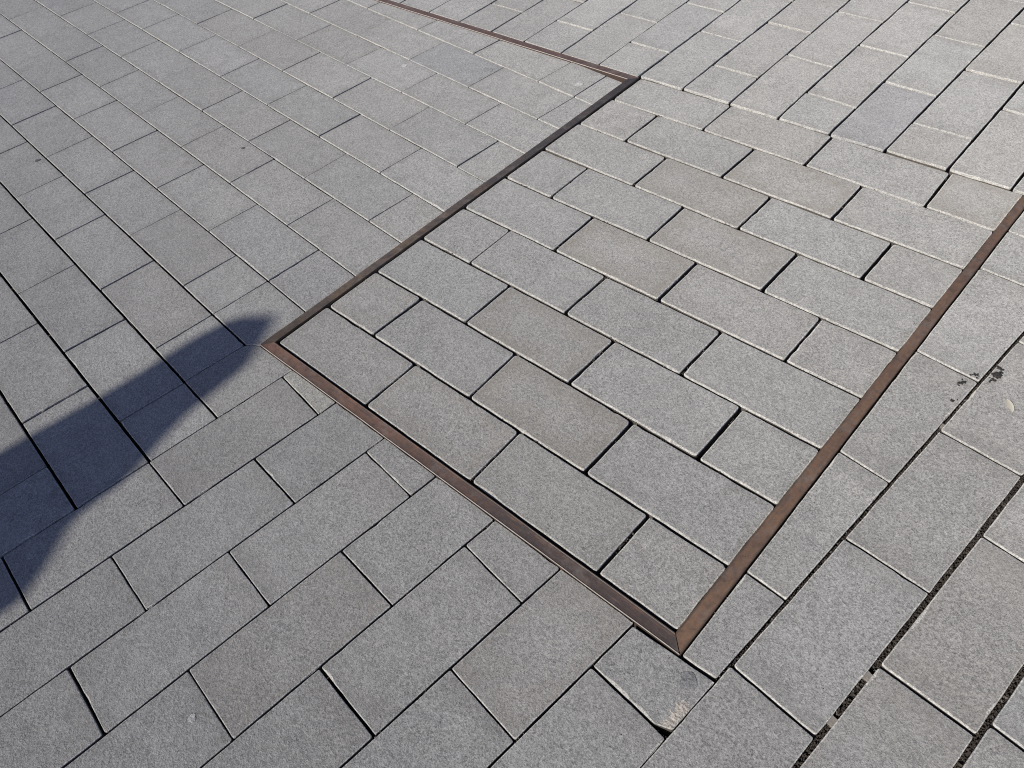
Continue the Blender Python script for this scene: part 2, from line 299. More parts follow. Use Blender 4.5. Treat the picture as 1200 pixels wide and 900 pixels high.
OUTER = """
0|-4727,7 -5111,7 -5111,-157 -4728,-160
0|-4326,7 -4722,7 -4722,-160 -4327,-163
0|-3976,7 -4319,7 -4320,-163 -3976,-165
0|-3659,7 -3970,7 -3970,-165 -3659,-168
0|-3333,7 -3653,7 -3654,-168 -3334,-170
0|-2984,6 -3328,7 -3328,-170 -2984,-173
0|-4726,210 -5115,210 -5115,15 -4726,15
0|-4344,209 -4721,210 -4721,15 -4344,15
0|-3971,208 -4337,209 -4337,15 -3971,15
0|-3630,207 -3964,208 -3964,15 -3630,15
0|-5349,396 -5738,396 -5738,219 -5349,218
0|-4951,396 -5343,396 -5343,218 -4951,217
0|-4584,397 -4944,396 -4944,217 -4584,217
0|-4182,397 -4577,397 -4578,217 -4183,216
0|-5533,596 -5857,595 -5857,402 -5533,403
0|-5124,596 -5528,596 -5528,403 -5124,403
0|-4779,596 -5117,596 -5117,403 -4779,403
0|-6011,795 -6362,795 -6362,601 -6011,601
0|-5683,795 -6005,795 -6005,601 -5683,601
0|-5340,795 -5677,795 -5677,601 -5340,601
0|-5890,985 -6240,985 -6239,801 -5889,801
0|-5905,1195 -6278,1196 -6278,990 -5905,991
0|-5578,1195 -5901,1195 -5901,991 -5578,991
0|-5862,1400 -6217,1401 -6218,1201 -5862,1201
0|-5468,1399 -5857,1400 -5858,1201 -5469,1200
0|-6113,1594 -6438,1594 -6438,1407 -6113,1406
0|-5794,1595 -6107,1594 -6107,1406 -5794,1406
0|-5434,1596 -5788,1595 -5788,1406 -5434,1405
0|-5050,1596 -5429,1596 -5429,1405 -5050,1404
0|-5914,1810 -6279,1811 -6308,1809 -6309,1600 -5914,1600
0|-5599,1809 -5907,1810 -5908,1600 -5599,1601
0|-5221,1807 -5593,1809 -5594,1601 -5221,1602
0|-4815,1806 -5217,1807 -5217,1602 -4815,1602
0|-6058,1832 -6058,1816 -5698,1815 -5697,1865
0|-5693,1865 -5693,1815 -5300,1813 -5300,1902
0|-5295,1902 -5295,1813 -4912,1812 -4911,1938
0|-4907,1938 -4907,1812 -4521,1810 -4521,1974
0|-4643,-168 -5029,-165 -5030,-380 -4644,-380
0|-4249,-171 -4636,-168 -4637,-380 -4250,-380
0|-3938,-173 -4242,-171 -4243,-380 -3939,-380
0|-3575,-176 -3931,-174 -3932,-380 -3576,-381
0|-3188,-179 -3569,-176 -3570,-381 -3189,-381
0|-2843,-182 -3183,-179 -3183,-381 -2843,-381
0|-2520,-184 -2836,-182 -2837,-381 -2520,-381
0|-4692,-388 -4998,-388 -4998,-580 -4692,-580
0|-4311,-388 -4688,-388 -4688,-580 -4311,-580
0|-3911,-388 -4306,-388 -4306,-580 -3911,-580
0|-3546,-389 -3905,-388 -3905,-580 -3546,-581
0|-3203,-389 -3542,-389 -3542,-581 -3203,-581
0|-2844,-389 -3197,-389 -3197,-581 -2844,-581
0|-2518,-389 -2838,-389 -2838,-581 -2518,-581
0|-2191,-389 -2513,-389 -2513,-581 -2191,-581
0|-1850,-389 -2185,-389 -2185,-581 -1850,-581
0|-4642,-588 -5013,-588 -5013,-780 -4642,-780
0|-4295,-588 -4636,-588 -4636,-780 -4295,-780
0|-3908,-588 -4290,-588 -4290,-780 -3908,-780
0|-3584,-589 -3903,-588 -3903,-780 -3584,-781
0|-3230,-589 -3579,-589 -3579,-781 -3230,-781
0|-2858,-589 -3224,-589 -3225,-781 -2858,-781
0|-2469,-589 -2854,-589 -2854,-781 -2470,-781
0|-2073,-589 -2465,-589 -2465,-781 -2073,-781
0|-1749,-589 -2067,-589 -2067,-781 -1749,-781
0|-1573,-590 -1745,-589 -1745,-781 -1578,-782
0|-4795,-788 -5150,-788 -5150,-980 -4795,-980
0|-4428,-788 -4791,-788 -4791,-980 -4428,-980
0|-4102,-788 -4422,-788 -4422,-980 -4102,-980
0|-3697,-789 -4096,-788 -4096,-980 -3697,-981
0|-3306,-789 -3691,-789 -3691,-981 -3306,-981
0|-2916,-789 -3300,-789 -3300,-981 -2916,-981
0|-2522,-789 -2910,-789 -2910,-981 -2522,-981
0|-2118,-789 -2518,-789 -2518,-981 -2118,-981
0|-1750,-789 -2112,-789 -2112,-981 -1750,-981
0|-1579,-790 -1745,-789 -1745,-981 -1584,-982
0|-4648,-988 -5035,-988 -5035,-1180 -4649,-1180
0|-4298,-988 -4643,-988 -4643,-1180 -4298,-1180
0|-3948,-988 -4293,-988 -4293,-1180 -3948,-1180
0|-3549,-989 -3943,-988 -3943,-1180 -3549,-1181
0|-3139,-989 -3543,-989 -3543,-1181 -3139,-1181
0|-2765,-989 -3133,-989 -3134,-1181 -2766,-1181
0|-2423,-989 -2761,-989 -2761,-1181 -2423,-1181
0|-2091,-989 -2419,-989 -2419,-1181 -2091,-1181
0|-1752,-989 -2085,-989 -2085,-1181 -1753,-1181
0|-1585,-990 -1746,-989 -1746,-1181 -1590,-1182
0|-4656,-1188 -5056,-1188 -5056,-1380 -4656,-1380
0|-4317,-1188 -4652,-1188 -4652,-1380 -4317,-1380
0|-3982,-1188 -4311,-1188 -4312,-1380 -3982,-1380
0|-3657,-1189 -3978,-1188 -3978,-1380 -3657,-1381
0|-3269,-1189 -3653,-1189 -3653,-1381 -3270,-1381
0|-2871,-1189 -3266,-1189 -3266,-1381 -2871,-1381
0|-2467,-1189 -2866,-1189 -2866,-1381 -2468,-1381
0|-2135,-1189 -2463,-1189 -2464,-1381 -2135,-1381
0|-1810,-1189 -2131,-1189 -2131,-1381 -1810,-1381
0|-1590,-1190 -1804,-1189 -1804,-1381 -1596,-1382
0|-4801,-1388 -5156,-1388 -5156,-1580 -4801,-1580
0|-4435,-1388 -4795,-1388 -4795,-1580 -4435,-1580
0|-4053,-1388 -4431,-1388 -4431,-1580 -4053,-1580
0|-3674,-1389 -4048,-1388 -4048,-1580 -3674,-1581
0|-3308,-1389 -3669,-1389 -3669,-1581 -3308,-1581
0|-2926,-1389 -3302,-1389 -3302,-1581 -2926,-1581
0|-2528,-1389 -2921,-1389 -2921,-1581 -2528,-1581
0|-2123,-1389 -2523,-1389 -2523,-1581 -2123,-1581
0|-1797,-1389 -2118,-1389 -2118,-1581 -1797,-1581
0|-1596,-1390 -1793,-1389 -1793,-1581 -1602,-1582
0|-4674,-1588 -5061,-1588 -5062,-1780 -4674,-1780
0|-4346,-1588 -4670,-1588 -4670,-1780 -4346,-1780
0|-3964,-1588 -4340,-1588 -4341,-1780 -3965,-1780
0|-3607,-1589 -3959,-1588 -3959,-1780 -3607,-1781
0|-3241,-1589 -3601,-1589 -3601,-1781 -3241,-1781
0|-2908,-1589 -3237,-1589 -3237,-1781 -2908,-1781
0|-2516,-1589 -2903,-1589 -2903,-1781 -2516,-1781
0|-2120,-1589 -2510,-1589 -2510,-1781 -2121,-1781
0|-1711,-1589 -2116,-1589 -2116,-1781 -1711,-1781
0|-1602,-1590 -1706,-1589 -1706,-1781 -1608,-1782
0|-4742,-1788 -5130,-1788 -5131,-1980 -4743,-1980
0|-4398,-1788 -4737,-1788 -4737,-1980 -4399,-1980
0|-4026,-1788 -4393,-1788 -4393,-1980 -4026,-1980
0|-3627,-1789 -4021,-1788 -4021,-1980 -3627,-1981
0|-3285,-1789 -3621,-1789 -3621,-1981 -3285,-1981
0|-2909,-1789 -3281,-1789 -3281,-1981 -2909,-1981
0|-2514,-1789 -2905,-1789 -2905,-1981 -2514,-1981
0|-2178,-1789 -2508,-1789 -2508,-1981 -2178,-1981
0|-1779,-1789 -2173,-1789 -2173,-1981 -1779,-1981
0|-1608,-1790 -1774,-1789 -1774,-1981 -1614,-1982
1|-1416,-2013 -1405,-1608 -1597,-1602 -1609,-2008
1|-1405,-1603 -1394,-1179 -1584,-1174 -1597,-1598
1|-1394,-1175 -1382,-736 -1571,-730 -1584,-1170
1|-1231,-2243 -1221,-1869 -1407,-1864 -1417,-2239
1|-1221,-1865 -1209,-1431 -1396,-1426 -1407,-1860
1|-1209,-1426 -1197,-986 -1384,-981 -1395,-1421
1|-1197,-980 -1186,-567 -1373,-562 -1384,-975
1|-1037,-2367 -1027,-1939 -1217,-1934 -1229,-2362
1|-1026,-1933 -1018,-1559 -1207,-1555 -1217,-1928
1|-1018,-1555 -1007,-1119 -1195,-1114 -1207,-1550
1|-1007,-1113 -998,-727 -1185,-722 -1195,-1108
1|-836,-2128 -827,-1719 -1016,-1715 -1026,-2124
1|-827,-1714 -819,-1360 -1008,-1356 -1016,-1710
1|-819,-1355 -810,-968 -999,-964 -1008,-1351
1|-810,-963 -801,-566 -989,-562 -999,-958
1|-656,-1898 -645,-1519 -817,-1514 -826,-1893
1|-644,-1514 -633,-1136 -809,-1131 -817,-1509
1|-633,-1132 -620,-711 -799,-706 -809,-1127
1|-620,-705 -609,-350 -791,-345 -799,-700
1|-470,-1785 -456,-1404 -636,-1398 -648,-1779
1|-456,-1399 -443,-1024 -624,-1018 -636,-1393
1|-442,-1019 -429,-632 -612,-625 -624,-1013
1|-428,-627 -414,-228 -600,-222 -612,-621
1|-245,-1626 -236,-1224 -445,-1218 -459,-1619
1|-236,-1218 -227,-815 -430,-810 -444,-1212
1|-227,-810 -218,-411 -415,-405 -430,-804
1|-218,-406 -209,4 -400,9 -415,-400
2|-65,-1374 -55,-1021 -229,-1016 -237,-1370
2|-55,-1015 -44,-653 -221,-648 -229,-1010
2|-44,-648 -32,-219 -211,-215 -221,-643
2|-32,-214 -21,162 -203,167 -211,-210
2|38,2213 49,2612 -146,2617 -155,2218
2|129,-1134 140,-770 -36,-764 -47,-1129
2|140,-763 152,-381 -25,-376 -36,-758
2|153,-374 164,-22 -15,-17 -25,-369
2|164,-16 176,367 -4,372 -15,-11
2|213,1543 225,1915 41,1920 30,1548
2|225,1920 236,2276 51,2282 41,1925
2|321,-1251 334,-820 150,-814 137,-1245
2|335,-814 348,-398 163,-392 150,-808
2|348,-393 360,-4 176,1 164,-387
2|360,1 373,416 189,422 176,6
2|399,1241 413,1678 229,1683 215,1247
2|413,1683 425,2056 240,2062 229,1689
2|425,2062 437,2439 252,2444 241,2067
2|516,-1236 528,-865 343,-860 332,-1231
2|528,-858 541,-442 356,-436 343,-853
2|542,-434 554,-45 369,-39 357,-428
2|554,-38 567,382 382,387 369,-32
2|567,388 579,746 394,752 383,394
2|579,752 591,1132 406,1137 394,757
2|591,1138 603,1508 418,1513 406,1143
2|603,1514 616,1929 431,1935 418,1520
2|616,1936 629,2335 444,2341 431,1942
2|702,-1547 716,-1108 531,-1102 517,-1541
2|716,-1102 727,-756 542,-750 531,-1096
2|727,-751 738,-388 553,-383 542,-745
2|738,-384 751,26 566,32 553,-378
2|751,31 763,394 578,400 566,37
2|763,400 776,830 591,836 578,406
2|777,837 788,1211 603,1217 592,843
2|789,1217 799,1566 615,1571 604,1223
2|800,1571 813,1996 628,2002 615,1577
2|813,2003 826,2425 642,2430 628,2009
2|898,-1510 910,-1130 725,-1124 713,-1504
2|910,-1125 922,-732 738,-726 725,-1119
2|923,-727 933,-382 749,-376 738,-721
2|934,-375 945,-9 760,-3 749,-369
2|945,-4 959,420 774,425 760,2
2|959,426 971,827 786,832 774,432
2|972,834 984,1235 799,1241 787,840
2|984,1241 997,1656 813,1662 799,1246
2|998,1661 1011,2097 826,2103 813,1667
2|1011,2102 1023,2480 838,2486 827,2108
2|1098,-1351 1111,-934 926,-928 913,-1345
2|1111,-929 1125,-500 940,-494 926,-923
2|1125,-494 1139,-63 954,-58 940,-488
2|1139,-56 1152,351 967,357 954,-50
2|1152,357 1165,783 980,788 967,363
2|1165,790 1178,1204 993,1209 980,795
2|1178,1209 1191,1596 1006,1602 994,1215
2|1191,1602 1204,2028 1019,2034 1006,1608
2|1204,2033 1218,2469 1033,2475 1019,2039
2|1296,-1272 1309,-835 1124,-829 1111,-1266
2|1310,-829 1321,-457 1136,-451 1125,-823
2|1321,-450 1335,-19 1150,-13 1137,-445
2|1335,-13 1348,388 1163,394 1150,-7
2|1348,393 1361,818 1176,824 1163,399
2|1362,825 1373,1184 1188,1190 1177,831
2|1373,1190 1386,1612 1201,1618 1188,1196
2|1386,1617 1400,2055 1215,2061 1201,1623
2|1400,2061 1414,2501 1229,2507 1215,2066
2|1492,-1228 1504,-865 1319,-859 1307,-1222
2|1504,-859 1517,-439 1332,-433 1319,-853
2|1517,-432 1531,-6 1346,0 1332,-426
2|1531,0 1542,371 1357,377 1346,6
2|1543,378 1556,803 1371,809 1358,384
2|1556,808 1569,1210 1384,1216 1371,814
2|1569,1217 1581,1587 1396,1593 1384,1223
2|1581,1594 1594,2029 1410,2035 1396,1600
2|1595,2034 1605,2378 1420,2384 1410,2040
2|1677,-1558 1689,-1178 1504,-1173 1492,-1552
2|1689,-1171 1700,-811 1515,-805 1504,-1166
2|1701,-805 1712,-448 1527,-442 1516,-799
2|1712,-443 1724,-45 1539,-39 1527,-437
2|1725,-40 1737,351 1552,356 1540,-34
2|1737,357 1749,752 1565,757 1552,363
2|1750,758 1763,1183 1578,1189 1565,764
2|1763,1190 1775,1578 1590,1584 1578,1196
2|1776,1585 1787,1961 1602,1967 1591,1591
2|1788,1967 1801,2402 1616,2408 1603,1973
2|1870,-1611 1883,-1216 1698,-1211 1685,-1605
2|1883,-1210 1894,-850 1709,-844 1698,-1204
2|1894,-845 1907,-439 1722,-433 1709,-839
2|1907,-434 1920,-30 1735,-24 1722,-428
2|1920,-24 1933,374 1748,380 1735,-18
2|1933,381 1944,743 1759,749 1748,387
2|1944,747 1956,1130 1771,1136 1759,753
2|1957,1137 1968,1499 1783,1504 1772,1142
2|1968,1503 1980,1879 1795,1885 1783,1509
2|1980,1886 1993,2293 1808,2299 1795,1892
2|1993,2298 2005,2682 1820,2687 1808,2304
2|2066,-1591 2079,-1175 1894,-1169 1881,-1585
2|2079,-1167 2090,-820 1905,-814 1894,-1162
2|2090,-813 2102,-457 1917,-451 1906,-807
2|2102,-450 2115,-30 1930,-25 1917,-444
2|2115,-23 2128,398 1944,404 1930,-17
2|2129,404 2141,790 1956,795 1944,409
2|2141,795 2153,1176 1968,1182 1956,801
2|2153,1183 2165,1562 1980,1568 1968,1189
2|2165,1567 2177,1947 1992,1953 1980,1572
2|2177,1954 2190,2356 2005,2361 1992,1960
2|2190,2361 2202,2743 2017,2749 2005,2366
4|-2880,2971 -2917,3337 -3108,3318 -3071,2952
4|-2918,3345 -2953,3696 -3144,3677 -3109,3326
4|-2953,3703 -2993,4101 -3184,4082 -3144,3684
4|-2994,4109 -3029,4460 -3220,4440 -3185,4090
4|-3030,4467 -3072,4893 -3263,4874 -3221,4448
4|-3073,4901 -3110,5269 -3301,5250 -3264,4882
4|-2707,3224 -2750,3650 -2938,3631 -2896,3206
4|-2751,3657 -2792,4068 -2980,4049 -2939,3639
4|-2792,4075 -2829,4445 -3018,4426 -2981,4056
4|-2830,4453 -2871,4860 -3059,4841 -3018,4435
4|-2871,4867 -2912,5276 -3101,5257 -3060,4849
4|-2913,5285 -2956,5716 -3144,5697 -3101,5267
4|-2502,3012 -2545,3412 -2716,3394 -2676,2994
4|-2546,3420 -2589,3820 -2757,3803 -2717,3403
4|-2590,3828 -2637,4266 -2802,4248 -2758,3810
4|-2638,4275 -2685,4707 -2846,4690 -2803,4258
4|-2686,4717 -2727,5097 -2885,5081 -2847,4700
4|-2728,5106 -2770,5490 -2924,5474 -2886,5090
4|-2335,3267 -2387,3700 -2566,3680 -2519,3246
4|-2388,3708 -2431,4067 -2606,4047 -2567,3687
4|-2432,4076 -2474,4426 -2645,4407 -2607,4056
4|-2474,4432 -2521,4822 -2687,4803 -2645,4413
4|-2522,4830 -2564,5185 -2727,5167 -2688,4811
4|-2565,5193 -2609,5559 -2767,5541 -2727,5174
4|-2139,3446 -2176,3822 -2391,3798 -2346,3423
4|-2177,3830 -2216,4225 -2439,4200 -2392,3806
4|-2217,4234 -2257,4630 -2487,4605 -2440,4210
4|-2257,4636 -2296,5024 -2534,4998 -2488,4611
4|-2297,5032 -2335,5416 -2580,5389 -2535,5006
4|-2336,5423 -2376,5825 -2629,5797 -2581,5397
4|-1928,3349 -1966,3755 -2160,3737 -2119,3330
4|-1967,3762 -2004,4160 -2200,4141 -2160,3743
4|-2005,4168 -2045,4602 -2244,4583 -2201,4149
4|-2046,4609 -2080,4972 -2281,4952 -2245,4590
4|-2081,4981 -2122,5421 -2326,5401 -2282,4961
4|-2123,5427 -2159,5812 -2365,5792 -2326,5407
4|-1751,3591 -1791,4024 -1981,4006 -1941,3573
4|-1792,4030 -1831,4454 -2022,4436 -1982,4013
4|-1831,4461 -1871,4888 -2062,4870 -2022,4443
4|-1872,4895 -1903,5239 -2095,5222 -2063,4877
4|-1904,5248 -1940,5639 -2133,5621 -2096,5230
4|-1941,5648 -1975,6018 -2168,6000 -2133,5630
4|-1558,3683 -1600,4122 -1790,4104 -1750,3665
4|-1601,4131 -1633,4478 -1823,4461 -1791,4114
4|-1634,4486 -1671,4883 -1861,4865 -1824,4469
4|-1672,4893 -1712,5320 -1901,5302 -1862,4875
4|-1713,5328 -1746,5684 -1935,5667 -1902,5310
4|-1747,5694 -1785,6101 -1973,6084 -1936,5677
4|-1369,3905 -1406,4344 -1611,4326 -1570,3887
4|-1406,4354 -1440,4760 -1650,4741 -1612,4336
4|-1441,4768 -1476,5187 -1690,5168 -1650,4750
4|-1477,5196 -1512,5621 -1730,5602 -1691,5177
4|-1513,5627 -1544,6005 -1766,5985 -1731,5608
4|-1155,3833 -1184,4229 -1387,4213 -1354,3818
4|-1185,4237 -1217,4662 -1423,4646 -1387,4221
4|-1217,4671 -1247,5061 -1456,5044 -1424,4655
4|-1247,5068 -1277,5465 -1490,5448 -1457,5051
4|-1278,5475 -1307,5867 -1523,5850 -1491,5458
4|-1308,5874 -1338,6283 -1558,6266 -1524,5857
4|-963,4045 -992,4474 -1194,4459 -1162,4031
4|-992,4482 -1020,4895 -1225,4881 -1194,4468
4|-1021,4905 -1045,5272 -1253,5258 -1226,4890
4|-1046,5279 -1070,5645 -1281,5630 -1254,5264
4|-1071,5653 -1098,6069 -1313,6054 -1282,5638
4|-754,3879 -780,4244 -968,4231 -943,3866
4|-780,4251 -806,4615 -992,4602 -968,4238
4|-807,4624 -835,5021 -1019,5008 -993,4611
4|-836,5029 -861,5386 -1044,5373 -1020,5016
4|-862,5395 -892,5814 -1072,5801 -1044,5382
4|-518,3292 -543,3643 -728,3630 -703,3279
4|-543,3651 -570,4031 -755,4018 -728,3638
4|-571,4040 -599,4425 -784,4412 -756,4026
4|-599,4434 -626,4804 -811,4790 -784,4421
4|-626,4811 -657,5238 -842,5225 -811,4798
4|-657,5248 -685,5628 -870,5615 -843,5235
4|-276,2715 -304,3104 -495,3091 -467,2701
4|-304,3113 -332,3497 -523,3483 -496,3099
4|-332,3504 -364,3944 -555,3930 -524,3491
4|-364,3952 -392,4342 -584,4329 -556,3939
4|-393,4350 -423,4772 -614,4758 -584,4336
4|-423,4780 -449,5144 -641,5130 -615,4766
4|-450,5153 -481,5583 -672,5570 -642,5139
4|-68,2610 -93,2968 -285,2954 -259,2596
4|-94,2975 -119,3333 -311,3319 -285,2961
4|-120,3342 -148,3730 -339,3716 -312,3328
4|-148,3737 -178,4156 -370,4142 -340,3724
4|-179,4165 -204,4517 -396,4503 -370,4151
4|-205,4527 -235,4947 -426,4933 -396,4513
4|-235,4954 -266,5380 -457,5367 -427,4940
4|-266,5387 -298,5825 -489,5811 -458,5373
4|119,2811 89,3224 -103,3210 -73,2797
4|88,3231 63,3591 -129,3577 -103,3218
4|62,3601 35,3973 -156,3960 -130,3587
4|35,3980 10,4328 -182,4314 -157,3966
4|9,4337 -17,4703 -208,4689 -182,4324
4|-18,4712 -47,5126 -239,5113 -209,4698
4|-48,5135 -77,5539 -268,5525 -239,5121
4|342,2486 322,2763 131,2750 151,2467
4|322,2771 292,3192 100,3178 130,2758
4|291,3199 262,3607 70,3594 100,3185
4|262,3614 231,4034 40,4021 70,3601
4|231,4041 206,4396 14,4382 39,4027
4|205,4403 175,4827 -17,4813 14,4389
4|174,4836 146,5230 -46,5217 -17,4822
4|145,5237 119,5612 -73,5598 -46,5224
4|541,2505 524,2749 332,2735 350,2486
4|523,2757 498,3110 307,3096 332,2743
4|498,3117 472,3468 281,3454 306,3104
4|472,3476 442,3895 250,3882 280,3462
4|441,3904 416,4252 225,4238 250,3890
4|416,4262 386,4676 195,4662 224,4248
4|386,4682 360,5046 168,5032 194,4669
4|359,5052 333,5423 141,5409 168,5039
4|332,5433 307,5782 115,5769 140,5419
4|741,2524 728,2704 536,2690 549,2506
4|727,2713 698,3113 507,3100 536,2699
4|698,3122 670,3511 478,3498 506,3108
4|669,3519 644,3877 452,3864 478,3506
4|643,3886 618,4232 427,4218 452,3872
4|618,4241 593,4587 401,4574 426,4227
4|592,4597 563,5008 371,4994 401,4583
4|562,5016 536,5382 345,5368 371,5003
4|536,5388 507,5782 316,5768 344,5375
4|940,2544 930,2685 738,2672 748,2525
4|929,2693 902,3073 710,3059 737,2680
4|901,3083 874,3461 683,3447 710,3069
4|873,3469 844,3885 652,3871 682,3455
4|843,3893 812,4329 620,4316 652,3879
4|811,4339 785,4706 593,4693 620,4325
4|784,4715 759,5065 568,5051 593,4701
4|759,5074 732,5451 540,5437 567,5061
4|731,5460 700,5886 509,5872 539,5447
4|1139,2563 1125,2759 933,2745 948,2545
4|1124,2765 1093,3202 902,3188 933,2751
4|1093,3210 1062,3641 870,3627 901,3196
4|1061,3648 1032,4056 840,4042 870,3635
4|1031,4066 1003,4455 812,4441 840,4052
4|1003,4464 975,4846 784,4833 811,4450
4|975,4854 948,5234 756,5220 783,4840
4|947,5242 916,5677 724,5664 756,5228
4|-3061,2765 -3100,3158 -3291,3139 -3252,2746
4|-3101,3166 -3141,3568 -3332,3549 -3292,3147
4|-3142,3575 -3185,4014 -3376,3995 -3333,3556
4|-3186,4024 -3228,4442 -3419,4423 -3377,4005
4|-3229,4450 -3271,4876 -3462,4857 -3420,4431
4|-3272,4886 -3311,5278 -3503,5259 -3463,4867
4|-3249,2634 -3285,2996 -3476,2977 -3440,2615
4|-3285,3003 -3320,3349 -3511,3330 -3476,2984
4|-3321,3358 -3360,3755 -3551,3736 -3512,3339
4|-3361,3764 -3401,4160 -3592,4141 -3552,3745
4|-3402,4168 -3438,4530 -3629,4511 -3593,4149
4|-3439,4537 -3478,4933 -3669,4914 -3630,4518
4|-3479,4942 -3518,5332 -3709,5313 -3670,4923
4|-3419,2331 -3455,2693 -3646,2674 -3610,2312
4|-3456,2703 -3498,3119 -3689,3100 -3647,2683
4|-3499,3128 -3533,3472 -3724,3453 -3690,3109
4|-3534,3480 -3574,3884 -3765,3864 -3725,3461
4|-3575,3893 -3617,4311 -3808,4291 -3766,3874
4|-3618,4318 -3659,4731 -3850,4712 -3809,4299
4|-3660,4738 -3696,5107 -3887,5088 -3851,4719
4|-3697,5116 -3735,5490 -3926,5471 -3888,5097
4|-3610,2224 -3652,2650 -3843,2631 -3801,2205
4|-3653,2656 -3689,3016 -3880,2996 -3844,2637
4|-3690,3025 -3725,3383 -3916,3364 -3881,3006
4|-3726,3393 -3766,3789 -3957,3770 -3917,3373
4|-3767,3797 -3805,4185 -3996,4166 -3958,3778
4|-3806,4193 -3848,4608 -4039,4589 -3997,4174
4|-3849,4618 -3883,4959 -4074,4940 -4040,4599
4|-3883,4967 -3927,5400 -4118,5381 -4074,4948
4|-3816,2280 -3851,2633 -4042,2614 -4007,2261
4|-3852,2641 -3890,3018 -4081,2999 -4043,2622
4|-3891,3025 -3933,3452 -4124,3433 -4082,3006
4|-3934,3461 -3977,3895 -4168,3876 -4125,3442
4|-3978,3904 -4015,4275 -4206,4256 -4169,3885
4|-4016,4284 -4052,4641 -4243,4622 -4207,4265
4|-4053,4650 -4095,5074 -4286,5055 -4244,4631
4|-4096,5081 -4133,5452 -4324,5433 -4287,5061
4|-3995,2061 -4014,2244 -4205,2225 -4186,2043
4|-4015,2254 -4058,2687 -4249,2668 -4206,2234
4|-4058,2694 -4100,3111 -4291,3092 -4250,2675
4|-4101,3119 -4143,3543 -4334,3524 -4292,3100
4|-4144,3551 -4185,3961 -4376,3942 -4335,3532
4|-4186,3967 -4220,4309 -4411,4290 -4377,3948
4|-4221,4317 -4258,4690 -4449,4671 -4412,4298
4|-4259,4698 -4295,5065 -4486,5046 -4450,4679
4|-4296,5072 -4335,5466 -4526,5447 -4487,5053
4|-4194,2042 -4207,2170 -4398,2151 -4386,2025
4|-4208,2177 -4244,2540 -4435,2521 -4399,2158
4|-4245,2547 -4285,2949 -4476,2930 -4436,2528
4|-4286,2957 -4324,3337 -4515,3318 -4477,2938
4|-4324,3345 -4360,3704 -4551,3685 -4516,3326
4|-4361,3711 -4403,4133 -4594,4114 -4552,3692
4|-4404,4141 -4443,4537 -4634,4518 -4595,4122
4|-4444,4543 -4482,4919 -4673,4900 -4635,4524
4|-4482,4926 -4526,5363 -4717,5344 -4673,4907
4|-4394,2024 -4407,2160 -4598,2141 -4585,2006
4|-4408,2170 -4451,2602 -4642,2583 -4599,2150
4|-4452,2612 -4493,3021 -4684,3002 -4643,2592
4|-4494,3030 -4535,3441 -4726,3422 -4685,3011
4|-4536,3450 -4580,3887 -4771,3868 -4727,3431
4|-4580,3895 -4624,4331 -4815,4312 -4771,3876
4|-4625,4339 -4660,4691 -4851,4672 -4816,4320
4|-4661,4700 -4703,5128 -4895,5109 -4852,4681
4|-4593,2005 -4602,2099 -4793,2080 -4784,1988
4|-4603,2106 -4643,2506 -4834,2487 -4794,2087
4|-4644,2514 -4687,2953 -4878,2934 -4835,2495
4|-4688,2959 -4726,3342 -4917,3323 -4879,2940
4|-4727,3348 -4771,3788 -4962,3769 -4918,3329
4|-4772,3797 -4808,4162 -4999,4143 -4963,3778
4|-4809,4169 -4846,4546 -5037,4527 -5000,4150
4|-4847,4552 -4882,4907 -5073,4888 -5038,4533
4|-4883,4916 -4919,5272 -5110,5253 -5074,4897
4|-4792,1987 -4810,2171 -5001,2152 -4983,1969
4|-4811,2180 -4851,2575 -5042,2556 -5002,2161
4|-4851,2583 -4889,2956 -5080,2937 -5042,2564
4|-4889,2963 -4925,3322 -5116,3303 -5080,2944
4|-4926,3330 -4963,3701 -5154,3682 -5117,3310
4|-4964,3708 -5000,4075 -5191,4056 -5155,3689
4|-5001,4082 -5042,4497 -5233,4478 -5192,4063
4|-5043,4504 -5085,4927 -5276,4908 -5234,4485
4|-5086,4935 -5128,5352 -5319,5333 -5277,4915
4|-4991,1969 -4996,2022 -5187,2002 -5182,1951
4|-4997,2030 -5036,2417 -5227,2398 -5188,2011
4|-5037,2426 -5079,2852 -5270,2833 -5228,2407
4|-5080,2860 -5118,3244 -5309,3225 -5271,2841
4|-5119,3253 -5157,3634 -5348,3615 -5310,3234
4|-5158,3641 -5198,4042 -5389,4023 -5349,3622
4|-5199,4049 -5240,4466 -5431,4447 -5390,4030
4|-5241,4476 -5278,4847 -5469,4828 -5432,4457
4|-5279,4855 -5320,5263 -5511,5244 -5470,4836
4|-5190,1950 -5194,1988 -5385,1969 -5381,1933
4|-5195,1998 -5232,2365 -5423,2346 -5386,1979
4|-5232,2372 -5270,2753 -5461,2734 -5423,2353
4|-5271,2760 -5311,3159 -5502,3140 -5462,2741
4|-5312,3169 -5354,3587 -5545,3568 -5503,3150
4|-5354,3595 -5397,4019 -5588,4000 -5545,3576
4|-5398,4028 -5434,4390 -5625,4371 -5589,4009
4|-5434,4397 -5474,4796 -5665,4777 -5626,4378
4|-5475,4803 -5517,5221 -5708,5202 -5666,4784
"""
BAR_LT = [(-1.696, 0.4304), (-1.671, 0.4664), (-1.8133, 2.2605), (-1.8423, 2.2236)]
BAR_LB = [(-1.696, 0.4304), (-0.2769, 0.5454), (-0.3118, 0.5755), (-1.671, 0.4664)]
BAR_BR = [(-0.2769, 0.5454), (-0.3884, 2.4096), (-0.4139, 2.4071), (-0.3118, 0.5755)]
BAR_TU = [(-1.8423, 2.2236), (-5.8253, 1.8552), (-5.7963, 1.8922), (-1.8133, 2.2605)]
